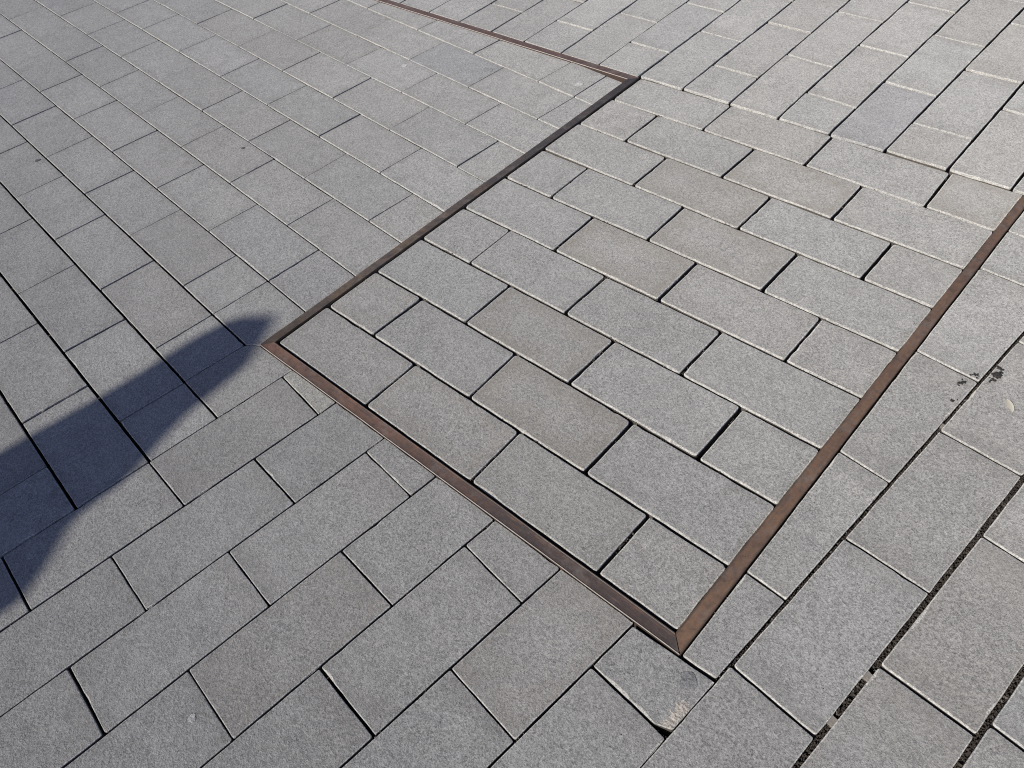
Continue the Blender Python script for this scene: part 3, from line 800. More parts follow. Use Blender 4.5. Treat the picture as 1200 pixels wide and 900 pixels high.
SHADOW_L = [(-1.8946, -0.2601), (-1.8892, -0.1592), (-1.8773, 0.0005), (-1.8743, 0.1742), (-1.8811, 0.2993), (-1.8661, 0.421), (-1.8173, 0.5117), (-1.7672, 0.526)]
SHADOW_R = [(-1.7672, 0.526), (-1.7157, 0.467), (-1.6742, 0.3641), (-1.6585, 0.2585), (-1.6383, 0.119), (-1.5934, 0.0413), (-1.5534, -0.0523), (-1.5485, -0.1374), (-1.5397, -0.2188), (-1.495, -0.2753), (-1.4373, -0.3529), (-1.4207, -0.3888), (-1.4133, -0.4266)]
GUM = [(-0.2353, 0.5165), (-2.356, 1.9446), (-3.2869, 0.371), (-2.6781, 0.954), (-2.6791, 1.7543), (-1.9697, 2.0828), (-0.8867, -0.2222), (-1.2671, 1.206), (-0.9137, 1.3055)]
SPOT = [(-0.1542, 1.6455), (-0.2009, 1.5738), (-0.1915, 1.6123), (-0.1929, 1.5), (-0.1524, 1.5508), (-0.1556, 1.6255), (-0.158, 1.6726), (-0.2044, 1.5633), (-0.1993, 1.6017), (-0.188, 1.5116)]
LEAF = [(-0.0903, 1.5706), (-0.1048, 1.5898), (-0.0744, 1.5568)]
STRAW = [(-0.1683, 1.5185), (-0.1703, 1.5714)]
CHIPS = [(0.0011, 0.7652), (-0.0044, 0.6456), (-0.1748, 1.4207)]
BITE = [(-0.2384, 0.4068), (-0.2122, 0.407), (-0.1972, 0.426), (-0.1988, 0.4458), (-0.198, 0.4835), (-0.2298, 0.4545), (-0.2372, 0.4254)]
CHIPPED = [(-0.2873, 0.4612)]
JOINT_R2 = [(-0.0391, -0.6638), (0.0527, 2.5349)]
JOINT_R3 = [(0.1459, -0.7696), (0.2463, 2.4288)]
JOINT_L9 = [(-0.1955, 0.5654), (-0.1544, 2.4375)]
JOINT_BRG = [(-0.2561, 0.1987), (-0.3755, 2.1951)]

# ------------------------------------------------------------------ helpers
def tag(o, label=None, cat=None, group=None, kind=None):
    for k, v_ in (('label', label), ('category', cat), ('group', group), ('kind', kind)):
        if v_:
            o[k] = v_

def obj(name, me, mats, parent=None, loc=None):
    o = bpy.data.objects.new(name, me)
    for mm in mats if isinstance(mats, (list, tuple)) else [mats]:
        me.materials.append(mm)
    C.objects.link(o)
    if parent:
        o.parent = parent
    if loc is not None:
        o.location = loc
    return o

def mesh(name, verts, faces, mi=None):
    me = bpy.data.meshes.new(name)
    me.from_pydata(verts, [], faces)
    if mi:
        me.polygons.foreach_set('material_index', mi)
    me.update()
    return me

class N:
    """small node builder"""
    def __init__(s, name):
        s.m = bpy.data.materials.new(name)
        s.m.use_nodes = True
        s.t = s.m.node_tree
        s.b = s.t.nodes['Principled BSDF']
    def add(s, typ, **kw):
        n = s.t.nodes.new('ShaderNode' + typ)
        for k, v_ in kw.items():
            if k.startswith('in_'):
                n.inputs[k[3:].replace('_', ' ')].default_value = v_
            else:
                setattr(n, k, v_)
        return n
    def link(s, a, b):
        s.t.links.new(a, b)
    def math(s, op, a, b=None, c=None, clamp=False):
        n = s.t.nodes.new('ShaderNodeMath')
        n.operation = op
        n.use_clamp = clamp
        for i, x in enumerate((a, b, c)):
            if x is None:
                continue
            if isinstance(x, (int, float)):
                n.inputs[i].default_value = x
            else:
                s.link(x, n.inputs[i])
        return n.outputs[0]
    def mix(s, f, a, b, blend='MIX'):
        n = s.t.nodes.new('ShaderNodeMix')
        n.data_type = 'RGBA'
        n.blend_type = blend
        for sock, x in ((n.inputs[0], f), (n.inputs[6], a), (n.inputs[7], b)):
            if isinstance(x, (int, float)):
                sock.default_value = x
            elif isinstance(x, tuple):
                sock.default_value = x if len(x) == 4 else (*x, 1)
            else:
                s.link(x, sock)
        return n.outputs[2]
    def noise(s, vec, scale, detail=3.0, rough=.55, w=None):
        n = s.add('TexNoise')
        n.inputs['Scale'].default_value = scale
        n.inputs['Detail'].default_value = detail
        n.inputs['Roughness'].default_value = rough
        s.link(vec, n.inputs['Vector'])
        return n.outputs[0]
    def ramp(s, fac, stops):
        n = s.add('ValToRGB')
        e = n.color_ramp.elements
        while len(e) < len(stops):
            e.new(.5)
        for q, (p, c) in zip(e, stops):
            q.position = p
            q.color = (c, c, c, 1) if isinstance(c, (int, float)) else (*c, 1)
        s.link(fac, n.inputs[0])
        return n.outputs[0]
    def vadd(s, a, b):
        n = s.add('VectorMath')
        n.operation = 'ADD'
        s.link(a, n.inputs[0]); s.link(b, n.inputs[1])
        return n.outputs[0]

def simple(name, base, rough=.7, scale=60, amt=.5, bump=.3, dist=.002, metal=0.0, spec=.4):
    k = N(name)
    tc = k.add('TexCoord')
    a = k.noise(tc.outputs['Object'], scale, 4, .6)
    v_ = k.math('MULTIPLY_ADD', k.math('SUBTRACT', a, .5), amt * 2, 1.0)
    vc = k.add('CombineColor')
    for i in range(3):
        k.link(v_, vc.inputs[i])
    k.link(k.mix(1.0, (*base, 1), vc.outputs[0], 'MULTIPLY'), k.b.inputs['Base Color'])
    k.b.inputs['Roughness'].default_value = rough
    k.b.inputs['Metallic'].default_value = metal
    k.b.inputs['Specular IOR Level'].default_value = spec
    bp = k.add('Bump')
    bp.inputs['Strength'].default_value = bump
    bp.inputs['Distance'].default_value = dist
    k.link(a, bp.inputs['Height'])
    k.link(bp.outputs[0], k.b.inputs['Normal'])
    return k.m

def granite(name, base, far=False):
    """flamed grey granite: mineral speckle, broad cloudiness, per-stone tone, brown staining near the edges of some stones"""
    k = N(name)
    tc = k.add('TexCoord')
    oi = k.add('ObjectInfo')
    off = k.add('CombineXYZ')
    k.link(k.math('MULTIPLY', oi.outputs['Random'], 37.0), off.inputs[0])
    k.link(k.math('MULTIPLY', oi.outputs['Random'], 91.0), off.inputs[1])
    k.link(k.math('MULTIPLY', oi.outputs['Random'], 13.0), off.inputs[2])
    vec = k.vadd(tc.outputs['Object'], off.outputs[0])
    fine = k.noise(vec, 430, 1.0, .5)
    med = k.noise(vec, 130, 3.0, .75)
    cloud = k.noise(vec, 9, 4.0, .6)
    blotch = k.noise(vec, 26, 3.0, .6)
    vor = k.add('TexVoronoi')
    vor.inputs['Scale'].default_value = 260
    k.link(vec, vor.inputs['Vector'])
    cell = k.add('SeparateColor')
    k.link(vor.outputs['Color'], cell.inputs[0])
    # mineral grains: quartz pale, mica dark
    val = k.math('MULTIPLY_ADD', k.math('SUBTRACT', fine, .5), GRAIN[0], 1.0)
    val = k.math('ADD', val, k.math('MULTIPLY', k.math('SUBTRACT', med, .5), GRAIN[1]))
    val = k.math('ADD', val, k.math('MULTIPLY', k.math('SUBTRACT', cell.outputs[0], .5), GRAIN[2]))
    val = k.math('ADD', val, k.math('MULTIPLY', k.math('SUBTRACT', cloud, .5), .28))
    val = k.math('ADD', val, k.math('MULTIPLY', k.math('SUBTRACT', blotch, .5), .27))
    # footfall and rain marks that run across the stones
    geo = k.add('NewGeometry')
    wide = k.noise(geo.outputs['Position'], 2.3, 6.0, .62)
    wide2 = k.noise(geo.outputs['Position'], 11.0, 5.0, .7)
    val = k.math('ADD', val, k.math('MULTIPLY', k.math('SUBTRACT', wide, .5), .34))
    val = k.math('ADD', val, k.math('MULTIPLY', k.math('SUBTRACT', wide2, .5), .22))
    # tone of the single stone
    tone = k.math('MULTIPLY_ADD', k.math('SUBTRACT', oi.outputs['Random'], .5), .07, 1.0)
    val = k.math('MULTIPLY', val, tone)
    vc = k.add('CombineColor')
    for i in range(3):
        k.link(val, vc.inputs[i])
    col = k.mix(1.0, (*base, 1), vc.outputs[0], 'MULTIPLY')
    col = k.mix(1.0, col, oi.outputs['Color'], 'MULTIPLY')
    # brown stain: strongest a few centimetres inside the rim, cloudy
    if not far:
        sp = k.add('SeparateXYZ')
        k.link(tc.outputs['Generated'], sp.inputs[0])
        def edge(o_):
            return k.math('MINIMUM', o_, k.math('SUBTRACT', 1.0, o_))
        ex = k.math('MULTIPLY', edge(sp.outputs[0]), 2.0)
        e = k.math('MINIMUM', ex, edge(sp.outputs[1]))
        e = k.math('ADD', e, k.math('MULTIPLY', k.math('SUBTRACT', cloud, .5), .35))
        rim = k.math('ADD', k.math('MINIMUM', ex, edge(sp.outputs[1])), k.math('MULTIPLY', k.math('SUBTRACT', blotch, .5), .30))
        col = k.mix(k.math('MULTIPLY', k.ramp(rim, [(.0, 1.0), (.13, 0.0)]), .30), col, (base[0] * .60, base[1] * .575, base[2] * .55, 1))
        em = k.ramp(e, [(.02, .25), (.10, 1.0), (.22, .55), (.42, .08)])
        bl = k.ramp(blotch, [(.35, .25), (.62, 1.0)])
        st = k.math('MULTIPLY', k.math('MULTIPLY', em, bl), oi.outputs['Alpha'])
        col = k.mix(k.math('MULTIPLY', st, .66, clamp=True), col, (base[0] * .71, base[1] * .63, base[2] * .53, 1))
        # faint dark smudges and footfall dirt on every stone
        sm = k.ramp(k.noise(vec, 14, 6.0, .72), [(.60, 0.0), (.72, 1.0)])
        col = k.mix(k.math('MULTIPLY', sm, .5), col, (base[0] * .62, base[1] * .61, base[2] * .60, 1))
        sc = k.ramp(k.noise(vec, 38, 6.0, .75), [(.66, 0.0), (.80, 1.0)])
        col = k.mix(k.math('MULTIPLY', sc, .40), col, (min(.6, base[0] * 1.7), min(.6, base[1] * 1.7), min(.6, base[2] * 1.68), 1))
    k.link(col, k.b.inputs['Base Color'])
    k.b.inputs['Roughness'].default_value = .60
    k.b.inputs['Specular IOR Level'].default_value = .5
    k.b.inputs['Diffuse Roughness'].default_value = 1.0
    k.b.inputs['Sheen Weight'].default_value = .09
    k.b.inputs['Sheen Roughness'].default_value = .55
    h = k.math('ADD', k.math('MULTIPLY', fine, .6), k.math('ADD', k.math('MULTIPLY', med, .9), k.math('MULTIPLY', cell.outputs[0], .25)))
    h = k.math('ADD', h, k.math('MULTIPLY', blotch, .8))
    bp = k.add('Bump')
    bp.inputs['Strength'].default_value = GRAIN[3]
    bp.inputs['Distance'].default_value = .0022
    k.link(h, bp.inputs['Height'])
    k.link(bp.outputs[0], k.b.inputs['Normal'])
    return k.m

GRAIN = (1.6, .9, .45, .85)
STONE = (.2565, .2610, .2605)
M_top = granite('granite_flamed', STONE)
M_arris = granite('granite_sunlit_arris', (.385, .388, .378), far=True)  # sunlit brightness of the stone edges put into a paler colour
M_side = simple('granite_dirty_shaded_side', (.085, .078, .070), .9, 90, .5, .4)  # dirt, with the shade inside the joints put into the dark colour
M_far = granite('granite_flamed_far', STONE, far=True)

M_bed = simple('bedding_sand', (.045, .038, .033), .95, 180, .8, .8, .004)
M_grit = simple('joint_grit', (.050, .042, .037), .9, 300, .6, .4)

def bronze(name, c1, c2, c3, fade=None):
    """brown patina with grey scuffs; fade = metres along the bar over which the scuffing takes over"""
    k = N(name)
    tc = k.add('TexCoord')
    mp = k.add('Mapping')
    mp.inputs['Scale'].default_value = (1, 1, 1)
    k.link(tc.outputs['Object'], mp.inputs[0])
    v_ = mp.outputs[0]
    st = k.add('Mapping')                      # object x runs along the bar
    st.inputs['Scale'].default_value = (.25, 3.0, 1)
    k.link(tc.outputs['Object'], st.inputs[0])
    a = k.noise(v_, 6, 6, .65)
    streak = k.noise(st.outputs[0], 22, 5, .6)
    fine = k.noise(v_, 220, 4, .7)
    m_ = k.ramp(a, [(.42, 0.0), (.62, 1.0)])
    sp = k.add('SeparateXYZ')
    k.link(tc.outputs['Object'], sp.inputs[0])
    col = k.mix(m_, (*c1, 1), (*c2, 1))
    if fade:
        f_ = k.math('ADD', k.math('DIVIDE', k.math('SUBTRACT', sp.outputs[0], fade[0]), fade[1] - fade[0]), k.math('MULTIPLY', k.math('SUBTRACT', a, .5), 1.4))
        col = k.mix(k.math('MULTIPLY', k.ramp(f_, [(.2, 0.0), (.8, 1.0)]), .75), col, (*c3, 1))
    wl = k.noise(v_, 55, 5, .75)
    col = k.mix(k.math('MULTIPLY', k.ramp(wl, [(.48, 0.0), (.62, 1.0)]), .60), col, (*c3, 1))
    col = k.mix(k.math('MULTIPLY', k.ramp(wl, [(.26, 1.0), (.38, 0.0)]), .45), col, (c1[0] * 1.7, c1[1] * 1.75, c1[2] * 1.8, 1))
    col = k.mix(k.math('MULTIPLY', k.ramp(streak, [(.52, 0.0), (.72, 1.0)]), .55), col, (*c3, 1))
    scr = k.add('Mapping')
    scr.inputs['Rotation'].default_value = (0, 0, .5)
    scr.inputs['Scale'].default_value = (12, 260, 1)
    k.link(tc.outputs['Object'], scr.inputs[0])
    sn = k.noise(scr.outputs[0], 1.0, 2, .5)
    col = k.mix(k.math('MULTIPLY', k.ramp(sn, [(.68, 0.0), (.74, 1.0)]), .5), col, (c1[0] * 2.0, c1[1] * 2.1, c1[2] * 2.2, 1))
    dust = k.noise(v_, 16, 6, .75)
    col = k.mix(k.math('MULTIPLY', k.ramp(dust, [(.50, 0.0), (.68, 1.0)]), .60), col, (.20, .185, .17, 1))
    # tarnish patches, and grime trapped along both edges
    tar = k.noise(v_, 27, 6, .7)
    col = k.mix(k.math('MULTIPLY', k.ramp(tar, [(.52, 0.0), (.64, 1.0)]), .42), col, (.055, .047, .044, 1))
    rst = k.noise(st.outputs[0], 60, 5, .7)
    col = k.mix(k.math('MULTIPLY', k.ramp(rst, [(.56, 0.0), (.66, 1.0)]), .5), col, (.24, .115, .060, 1))
    gs = k.add('SeparateXYZ')
    k.link(tc.outputs['Generated'], gs.inputs[0])
    ed = k.math('MINIMUM', gs.outputs[1], k.math('SUBTRACT', 1.0, gs.outputs[1]))
    ed = k.math('ADD', ed, k.math('MULTIPLY', k.math('SUBTRACT', tar, .5), .5))
    col = k.mix(k.math('MULTIPLY', k.ramp(ed, [(.02, 1.0), (.16, 0.0)]), .65), col, (.045, .038, .034, 1))
    vv = k.math('MULTIPLY_ADD', k.math('SUBTRACT', fine, .5), .9, 1.0)
    vc = k.add('CombineColor')
    for i in range(3):
        k.link(vv, vc.inputs[i])
    col = k.mix(1.0, col, vc.outputs[0], 'MULTIPLY')
    k.link(col, k.b.inputs['Base Color'])
    k.b.inputs['Metallic'].default_value = .25
    k.link(k.math('MULTIPLY_ADD', a, .35, .34), k.b.inputs['Roughness'])
    bp = k.add('Bump')
    bp.inputs['Strength'].default_value = .25
    bp.inputs['Distance'].default_value = .001
    k.link(k.math('ADD', fine, streak), bp.inputs['Height'])
    k.link(bp.outputs[0], k.b.inputs['Normal'])
    return k.m

# ------------------------------------------------------------------ ground under the stones and the plaza beyond
R_IN, R_OUT = 40.0, 160.0
gv = [(-R_OUT, -R_OUT, -.058), (R_OUT, -R_OUT, -.058), (R_OUT, R_OUT, -.058), (-R_OUT, R_OUT, -.058)]
g = obj('ground', mesh('ground', gv, [(0, 1, 2, 3)]), M_bed)
tag(g, kind='structure')

def far_paving():
    k = N('granite_paving_distant')
    tc = k.add('TexCoord')
    br = k.add('TexBrick')
    br.offset = .5
    br.inputs['Color1'].default_value = (.27, .268, .262, 1)
    br.inputs['Color2'].default_value = (.245, .243, .24, 1)
    br.inputs['Mortar'].default_value = (.06, .055, .05, 1)
    br.inputs['Scale'].default_value = 1.0
    br.inputs['Mortar Size'].default_value = .004
    br.inputs['Brick Width'].default_value = .39
    br.inputs['Row Height'].default_value = .199
    k.link(tc.outputs['Object'], br.inputs['Vector'])
    n_ = k.noise(tc.outputs['Object'], 120, 4, .6)
    vc = k.ramp(n_, [(.2, .7), (.8, 1.3)])
    k.link(k.mix(1.0, br.outputs[0], vc, 'MULTIPLY'), k.b.inputs['Base Color'])
    k.b.inputs['Roughness'].default_value = .75
    return k.m
q, cx, cy = 5.2, -1.0, 1.0
vv = []
for r_ in (q, R_OUT):
    vv += [(cx - r_, cy - r_, -.012), (cx + r_, cy - r_, -.012), (cx + r_, cy + r_, -.012), (cx - r_, cy + r_, -.012)]
pl = obj('plaza', mesh('plaza', vv, [(i, (i + 1) % 4, 4 + (i + 1) % 4, 4 + i)[::-1] for i in range(4)]), far_paving())
tag(pl, kind='structure')

# ------------------------------------------------------------------ paving stones
rng = random.Random(11)
FIELDS = ('left', 'front', 'right', 'inset', 'back')
#            corner radius, chamfer, edge wobble, tilt, top level, depth of the sawn side coloured as sunlit
STYLE = {0: (.0030, .0017, .00050, .0022, 0.0, .0042),
         1: (.0035, .0017, .00060, .0022, 0.0, .0015),
         2: (.0050, .0022, .00070, .0025, .0005, .0022),
         3: (.0085, .0028, .00085, .0038, -.0020, .0025),
         4: (.0060, .0030, .00140, .0050, .0025, .0050)}

def outline(poly, rad, step, wob, seed, chips):
    """rounded, slightly uneven outline of a hand-split stone: list of (point, outward normal)"""
    n = len(poly)
    P = [Vector(p) for p in poly]
    path = []
    for i in range(n):
        a, b, c = P[i - 1], P[i], P[(i + 1) % n]
        d1, d2 = (a - b), (c - b)
        r = min(rad * rng.uniform(.6, 1.5), d1.length * .3, d2.length * .3)
        p1, p2 = b + d1.normalized() * r, b + d2.normalized() * r
        path.append(('c', p1, b, p2))
    pts = []
    for i in range(n):
        _, p1, b, p2 = path[i]
        for t in (0, .35, .65, 1):
            pts.append(p1 * (1 - t) ** 2 + b * 2 * t * (1 - t) + p2 * t * t)
        q1 = path[(i + 1) % n][1]
        L_ = (q1 - p2).length
        k = max(1, int(L_ / step))
        for j in range(1, k):
            pts.append(p2.lerp(q1, j / k + rng.uniform(-.25, .25) / k))
    m_ = len(pts)
    out = []
    chipset = {rng.randrange(m_): rng.uniform(.0008, .0028) for _ in range(chips)}
    for i in range(m_):
        t = (pts[(i + 1) % m_] - pts[i - 1]).normalized()
        nn = Vector((t.y, -t.x))
        w_ = wob * noise.noise(Vector((pts[i].x * 30, pts[i].y * 30, seed))) * 1.6 + rng.uniform(-.3, .3) * wob
        out.append((pts[i] + nn * w_, nn, chipset.get(i, 0.0)))
    return out

def stone_mesh(poly, style, seed, near, bite=None):
    rad, ch, wob, tilt, z0, lit_depth = STYLE[style]
    cen = Vector((0, 0))
    for p in poly:
        cen += Vector(p)
    cen /= len(poly)
    step = .022 if near else .045
    ol = outline([Vector(p) - cen for p in poly], rad, step, wob, seed, rng.choice((1, 2, 3, 4, 6)) if near else rng.choice((0, 1, 2)))
    n = len(ol)
    tx, ty = rng.uniform(-1, 1) * tilt, rng.uniform(-1, 1) * tilt
    zz = z0 + rng.uniform(-.0011, .0011)
    def Z(p):
        return zz + tx * p.x * 2 + ty * p.y * 2
    verts = []
    for p, nn, c in ol:                                   # bottom
        verts.append((p.x, p.y, -.075))
    for p, nn, c in ol:                                   # foot of the sunlit-coloured band, dirt and painted joint shade below
        k = ch + lit_depth * (1 + .7 * noise.noise(Vector((p.x * 25, p.y * 25, seed + 2))))
        verts.append((p.x, p.y, Z(p) - k - c))
    for p, nn, c in ol:                                   # top of the sawn side
        k = ch * (1 + .5 * noise.noise(Vector((p.x * 60, p.y * 60, seed + 5))))
        verts.append((p.x - nn.x * c * .4, p.y - nn.y * c * .4, Z(p) - k - c))
    for p, nn, c in ol:                                   # middle of the arris
        k = ch * .30 + c * .6
        verts.append((p.x - nn.x * k, p.y - nn.y * k, Z(p) - ch * .30 - c * .35))
    for p, nn, c in ol:                                   # top
        k = ch * (1.0 + .35 * noise.noise(Vector((p.x * 50, p.y * 50, seed + 9)))) + c * 1.5
        verts.append((p.x - nn.x * k, p.y - nn.y * k, Z(p)))
    faces, mi = [], []
    for r_ in range(4):
        for i in range(n):
            j = (i + 1) % n
            faces.append((r_ * n + i, r_ * n + j, (r_ + 1) * n + j, (r_ + 1) * n + i))
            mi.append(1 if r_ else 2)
    faces.append(tuple(range(4 * n, 5 * n)))
    mi.append(0)
    return verts, faces, mi, cen

fields = []
for k_, nm in enumerate(FIELDS):
    e = bpy.data.objects.new('pavement', None)
    C.objects.link(e)
    e.empty_display_size = .1
    tag(e, kind='structure')
    fields.append(e)

def parse(line, unit):
    f = line.split('|')
    poly = [tuple(int(v_) / unit for v_ in q_.split(',')) for q_ in f[1].split()]
    return int(f[0]), poly, (tuple(float(v_) for v_ in f[2].split(',')) if len(f) > 2 else None), (f[3] if len(f) > 3 else '')

def contains(poly, p):
    for i in range(len(poly)):
        a, b = poly[i - 1], poly[i]
        if (b[0] - a[0]) * (p[1] - a[1]) - (b[1] - a[1]) * (p[0] - a[0]) < 0:
            return False
    return True

top_at = []
for idx, line in enumerate(STONES.strip().split('\n')):
    f, poly, tint, label = parse(line, 1e4)
    bitten = contains(poly, CHIPPED[0])
    if bitten:                                            # the corner that has broken away
        cut_a, cut_b = Vector(BITE[0]), Vector(BITE[2])
        nrm = Vector((-(cut_b - cut_a).y, (cut_b - cut_a).x))
        inside = Vector(CHIPPED[0])
        sg = 1 if (inside - cut_a).dot(nrm) > 0 else -1
        res = []
        for i in range(len(poly)):
            a, b = Vector(poly[i]), Vector(poly[(i + 1) % len(poly)])
            da, db = (a - cut_a).dot(nrm) * sg, (b - cut_a).dot(nrm) * sg
            if da >= 0:
                res.append(tuple(a))
            if da * db < 0:
                res.append(tuple(a.lerp(b, da / (da - db))))
        poly = res
    cx_ = sum(p[0] for p in poly) / len(poly)
    cy_ = sum(p[1] for p in poly) / len(poly)
    near = math.hypot(cx_, cy_) < 2.2
    V_, F_, mi, cen = stone_mesh(poly, f, idx * 1.7, near)
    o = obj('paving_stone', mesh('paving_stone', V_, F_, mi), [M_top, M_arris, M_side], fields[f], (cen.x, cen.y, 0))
    if tint:
        o.color = tint
    else:
        q_ = rng.gauss(1, .022)
        wv = rng.gauss(0, .004)
        o.color = (q_ * (1 + wv), q_, q_ * (1 - wv), max(0, rng.gauss(.02, .12)) if f in (1, 2, 3) else max(0, rng.gauss(-.05, .1)))
    if label:
        o['label'] = label
    if bitten:
        bitten_stone, bitten_cen, bitten_poly = o, cen, poly

# stones past the edges of the picture, joined
MV, MF, MI = [], [], []
for line in OUTER.strip().split('\n'):
    f, poly, _, _ = parse(line, 1e3)
    n = len(poly)
    b0 = len(MV)
    z = rng.uniform(-.001, .001)
    c_ = Vector((sum(p[0] for p in poly) / n, sum(p[1] for p in poly) / n))
    for zz_, k in ((-.075, 0), (z - .003, 0), (z, .003)):
        for p in poly:
            d = (c_ - Vector(p)).normalized() * k
            MV.append((p[0] + d.x, p[1] + d.y, zz_))
    for r_ in range(2):
        for i in range(n):
            j = (i + 1) % n
            MF.append((b0 + r_ * n + i, b0 + r_ * n + j, b0 + (r_ + 1) * n + j, b0 + (r_ + 1) * n + i))
            MI.append(1 + (r_ == 0))
    MF.append(tuple(range(b0 + 2 * n, b0 + 3 * n)))
    MI.append(0)
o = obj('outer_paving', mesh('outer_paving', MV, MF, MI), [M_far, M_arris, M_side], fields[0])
tag(o, kind='stuff')

# broken corner of the stone below the frame's nearest corner: rough paler break surface sloping into the joint
M_break = simple('granite_fresh_break', (.37, .345, .31), .9, 260, .8, .8, .003)
bp_ = [Vector(p) for p in BITE]
def seg_dist(p, a, b):
    t = max(0, min(1, (p - a).dot(b - a) / (b - a).length_squared))
    return (p - a - (b - a) * t).length
x0_, x1_ = min(p.x for p in bp_) - .006, max(p.x for p in bp_) + .006
y0_, y1_ = min(p.y for p in bp_) - .006, max(p.y for p in bp_) + .006
# ridge of the break: along the cut and up the right-hand edge
BV, BF, ok_ = [], [], {}
nx_, ny_ = int((x1_ - x0_) / .0014), int((y1_ - y0_) / .0014)
top_z = bitten_stone.data.vertices[len(bitten_stone.data.vertices) - 1].co.z
core = [bp_[1].lerp(bp_[3], .25), bp_[3].lerp(bp_[5], .3), bp_[4].lerp(bp_[5], .45)]
for iy in range(ny_):
    for ix in range(nx_):
        p = Vector((x0_ + ix * .0014, y0_ + iy * .0014))
        d = min(seg_dist(p, core[0], core[1]), seg_dist(p, core[1], core[2]))
        nz = noise.noise(Vector((p.x * 170, p.y * 170, 1))) * .0016 + noise.noise(Vector((p.x * 420, p.y * 420, 4))) * .0005 + noise.noise(Vector((p.x * 70, p.y * 70, 8))) * .0016
        z = top_z + .0014 - (d / .022) ** 1.5 * .0030 + nz * .9
        if not contains([tuple(q_) for q_ in bitten_poly], tuple(p)):
            continue
        ok_[ix, iy] = len(BV)
        BV.append((p.x - bitten_cen.x, p.y - bitten_cen.y, max(z, -.02)))
for (ix, iy), a in ok_.items():
    q_ = [a, ok_.get((ix + 1, iy)), ok_.get((ix + 1, iy + 1)), ok_.get((ix, iy + 1))]
    if None not in q_:
        BF.append(tuple(q_))
me_ = mesh('broken_edge', BV, BF)
o = obj('broken_edge', me_, M_break, bitten_stone)
o['label'] = 'rough beige broken corner of the stone'

# ------------------------------------------------------------------ bronze edging bars let into the paving
M_lip = simple('sunlit_worn_edge', (.50, .45, .40), .45, 40, .5, .3, .001, .3)  # bare edge metal, paled to carry the sunlit glint in its colour
def bar(pts, mat, label, lip=True):
    """a flat bar with mitred ends: pts = outer start, outer end, inner end, inner start"""
    a, b, c, d = [Vector(p) for p in pts]
    L_ = (b - a).length
    ang = math.atan2(b.y - a.y, b.x - a.x)
    ca, sa = math.cos(-ang), math.sin(-ang)
    def loc(p):
        r_ = p - a
        return Vector((r_.x * ca - r_.y * sa, r_.x * sa + r_.y * ca))
    A, B, Cc, D = loc(a), loc(b), loc(c), loc(d)
    # cross section from the outer edge (0) to the inner edge (1): thin raised lips, shallow dished web
    prof = [(0, -.07), (0, .0018), (.012, .0034), (.042, .0034), (.065, .0022), (.3, .0016), (.7, .0018), (.90, .0024), (.93, .0030), (.985, .0030), (1, .0020), (1, -.07)]
    n = max(2, int(L_ / .05))
    verts, faces, mi = [], [], []
    for i in range(n + 1):
        t = i / n
        p_o, p_i = A.lerp(B, t), D.lerp(Cc, t)
        jz = .0009 * noise.noise(Vector((t * L_ * 4, ang, 0)))
        for s_, z in prof:
            p = p_o.lerp(p_i, s_)
            jy = .0011 * noise.noise(Vector((t * L_ * 6, ang + s_ * 3, 7)))
            verts.append((p.x, p.y + jy, z + jz))
    m_ = len(prof)
    for i in range(n):
        for j in range(m_ - 1):
            faces.append((i * m_ + j, (i + 1) * m_ + j, (i + 1) * m_ + j + 1, i * m_ + j + 1))
            mi.append(1 if lip and j in (1, 2) else 0)
    mi += [0, 0]
    faces.append(tuple(range(m_)))
    faces.append(tuple(range(n * m_, n * m_ + m_))[::-1])
    me = mesh('edging_bar', verts, faces, mi)
    bm = bmesh.new(); bm.from_mesh(me); bmesh.ops.recalc_face_normals(bm, faces=bm.faces); bm.to_mesh(me); bm.free()
    o = obj('edging_bar', me, [mat, M_lip])
    o.location = (a.x, a.y, 0)
    o.rotation_euler = (0, 0, ang)
    tag(o, label, 'edging bar', 'brown metal bars edging the sunken paving field')
    return o

def shorten(pts, s0, s1):
    a, b, c, d = [Vector(p) for p in pts]
    u1, u2 = (b - a).normalized(), (c - d).normalized()
    return [a + u1 * s0, b - u1 * s1, c - u2 * s1, d + u2 * s0]
g_ = .0006
bar(shorten(BAR_LT, g_, g_), bronze('bronze_grey', (.165, .122, .085), (.11, .092, .083), (.055, .055, .058), (.3, 1.1)),
    'brown bar greying towards its far end, running up from the shadow tip', False)
bar(shorten(BAR_LB, g_, .0012), bronze('bronze_dark', (.185, .108, .080), (.13, .088, .070), (.066, .058, .056), (.35, 1.1)),
    'reddish brown bar along the lower left edge, dark streaked towards the nearest corner')
bar(shorten(BAR_BR, .0012, 0), bronze('bronze_warm', (.215, .135, .088), (.165, .105, .075), (.10, .076, .066)),
    'widest warm brown bar rising from the nearest corner to the right edge', False)
bar(shorten(BAR_TU, g_, 0), bronze('bronze_red', (.165, .105, .088), (.13, .088, .078), (.09, .072, .068)),
    'thin far bar running left from the top corner to the top edge')

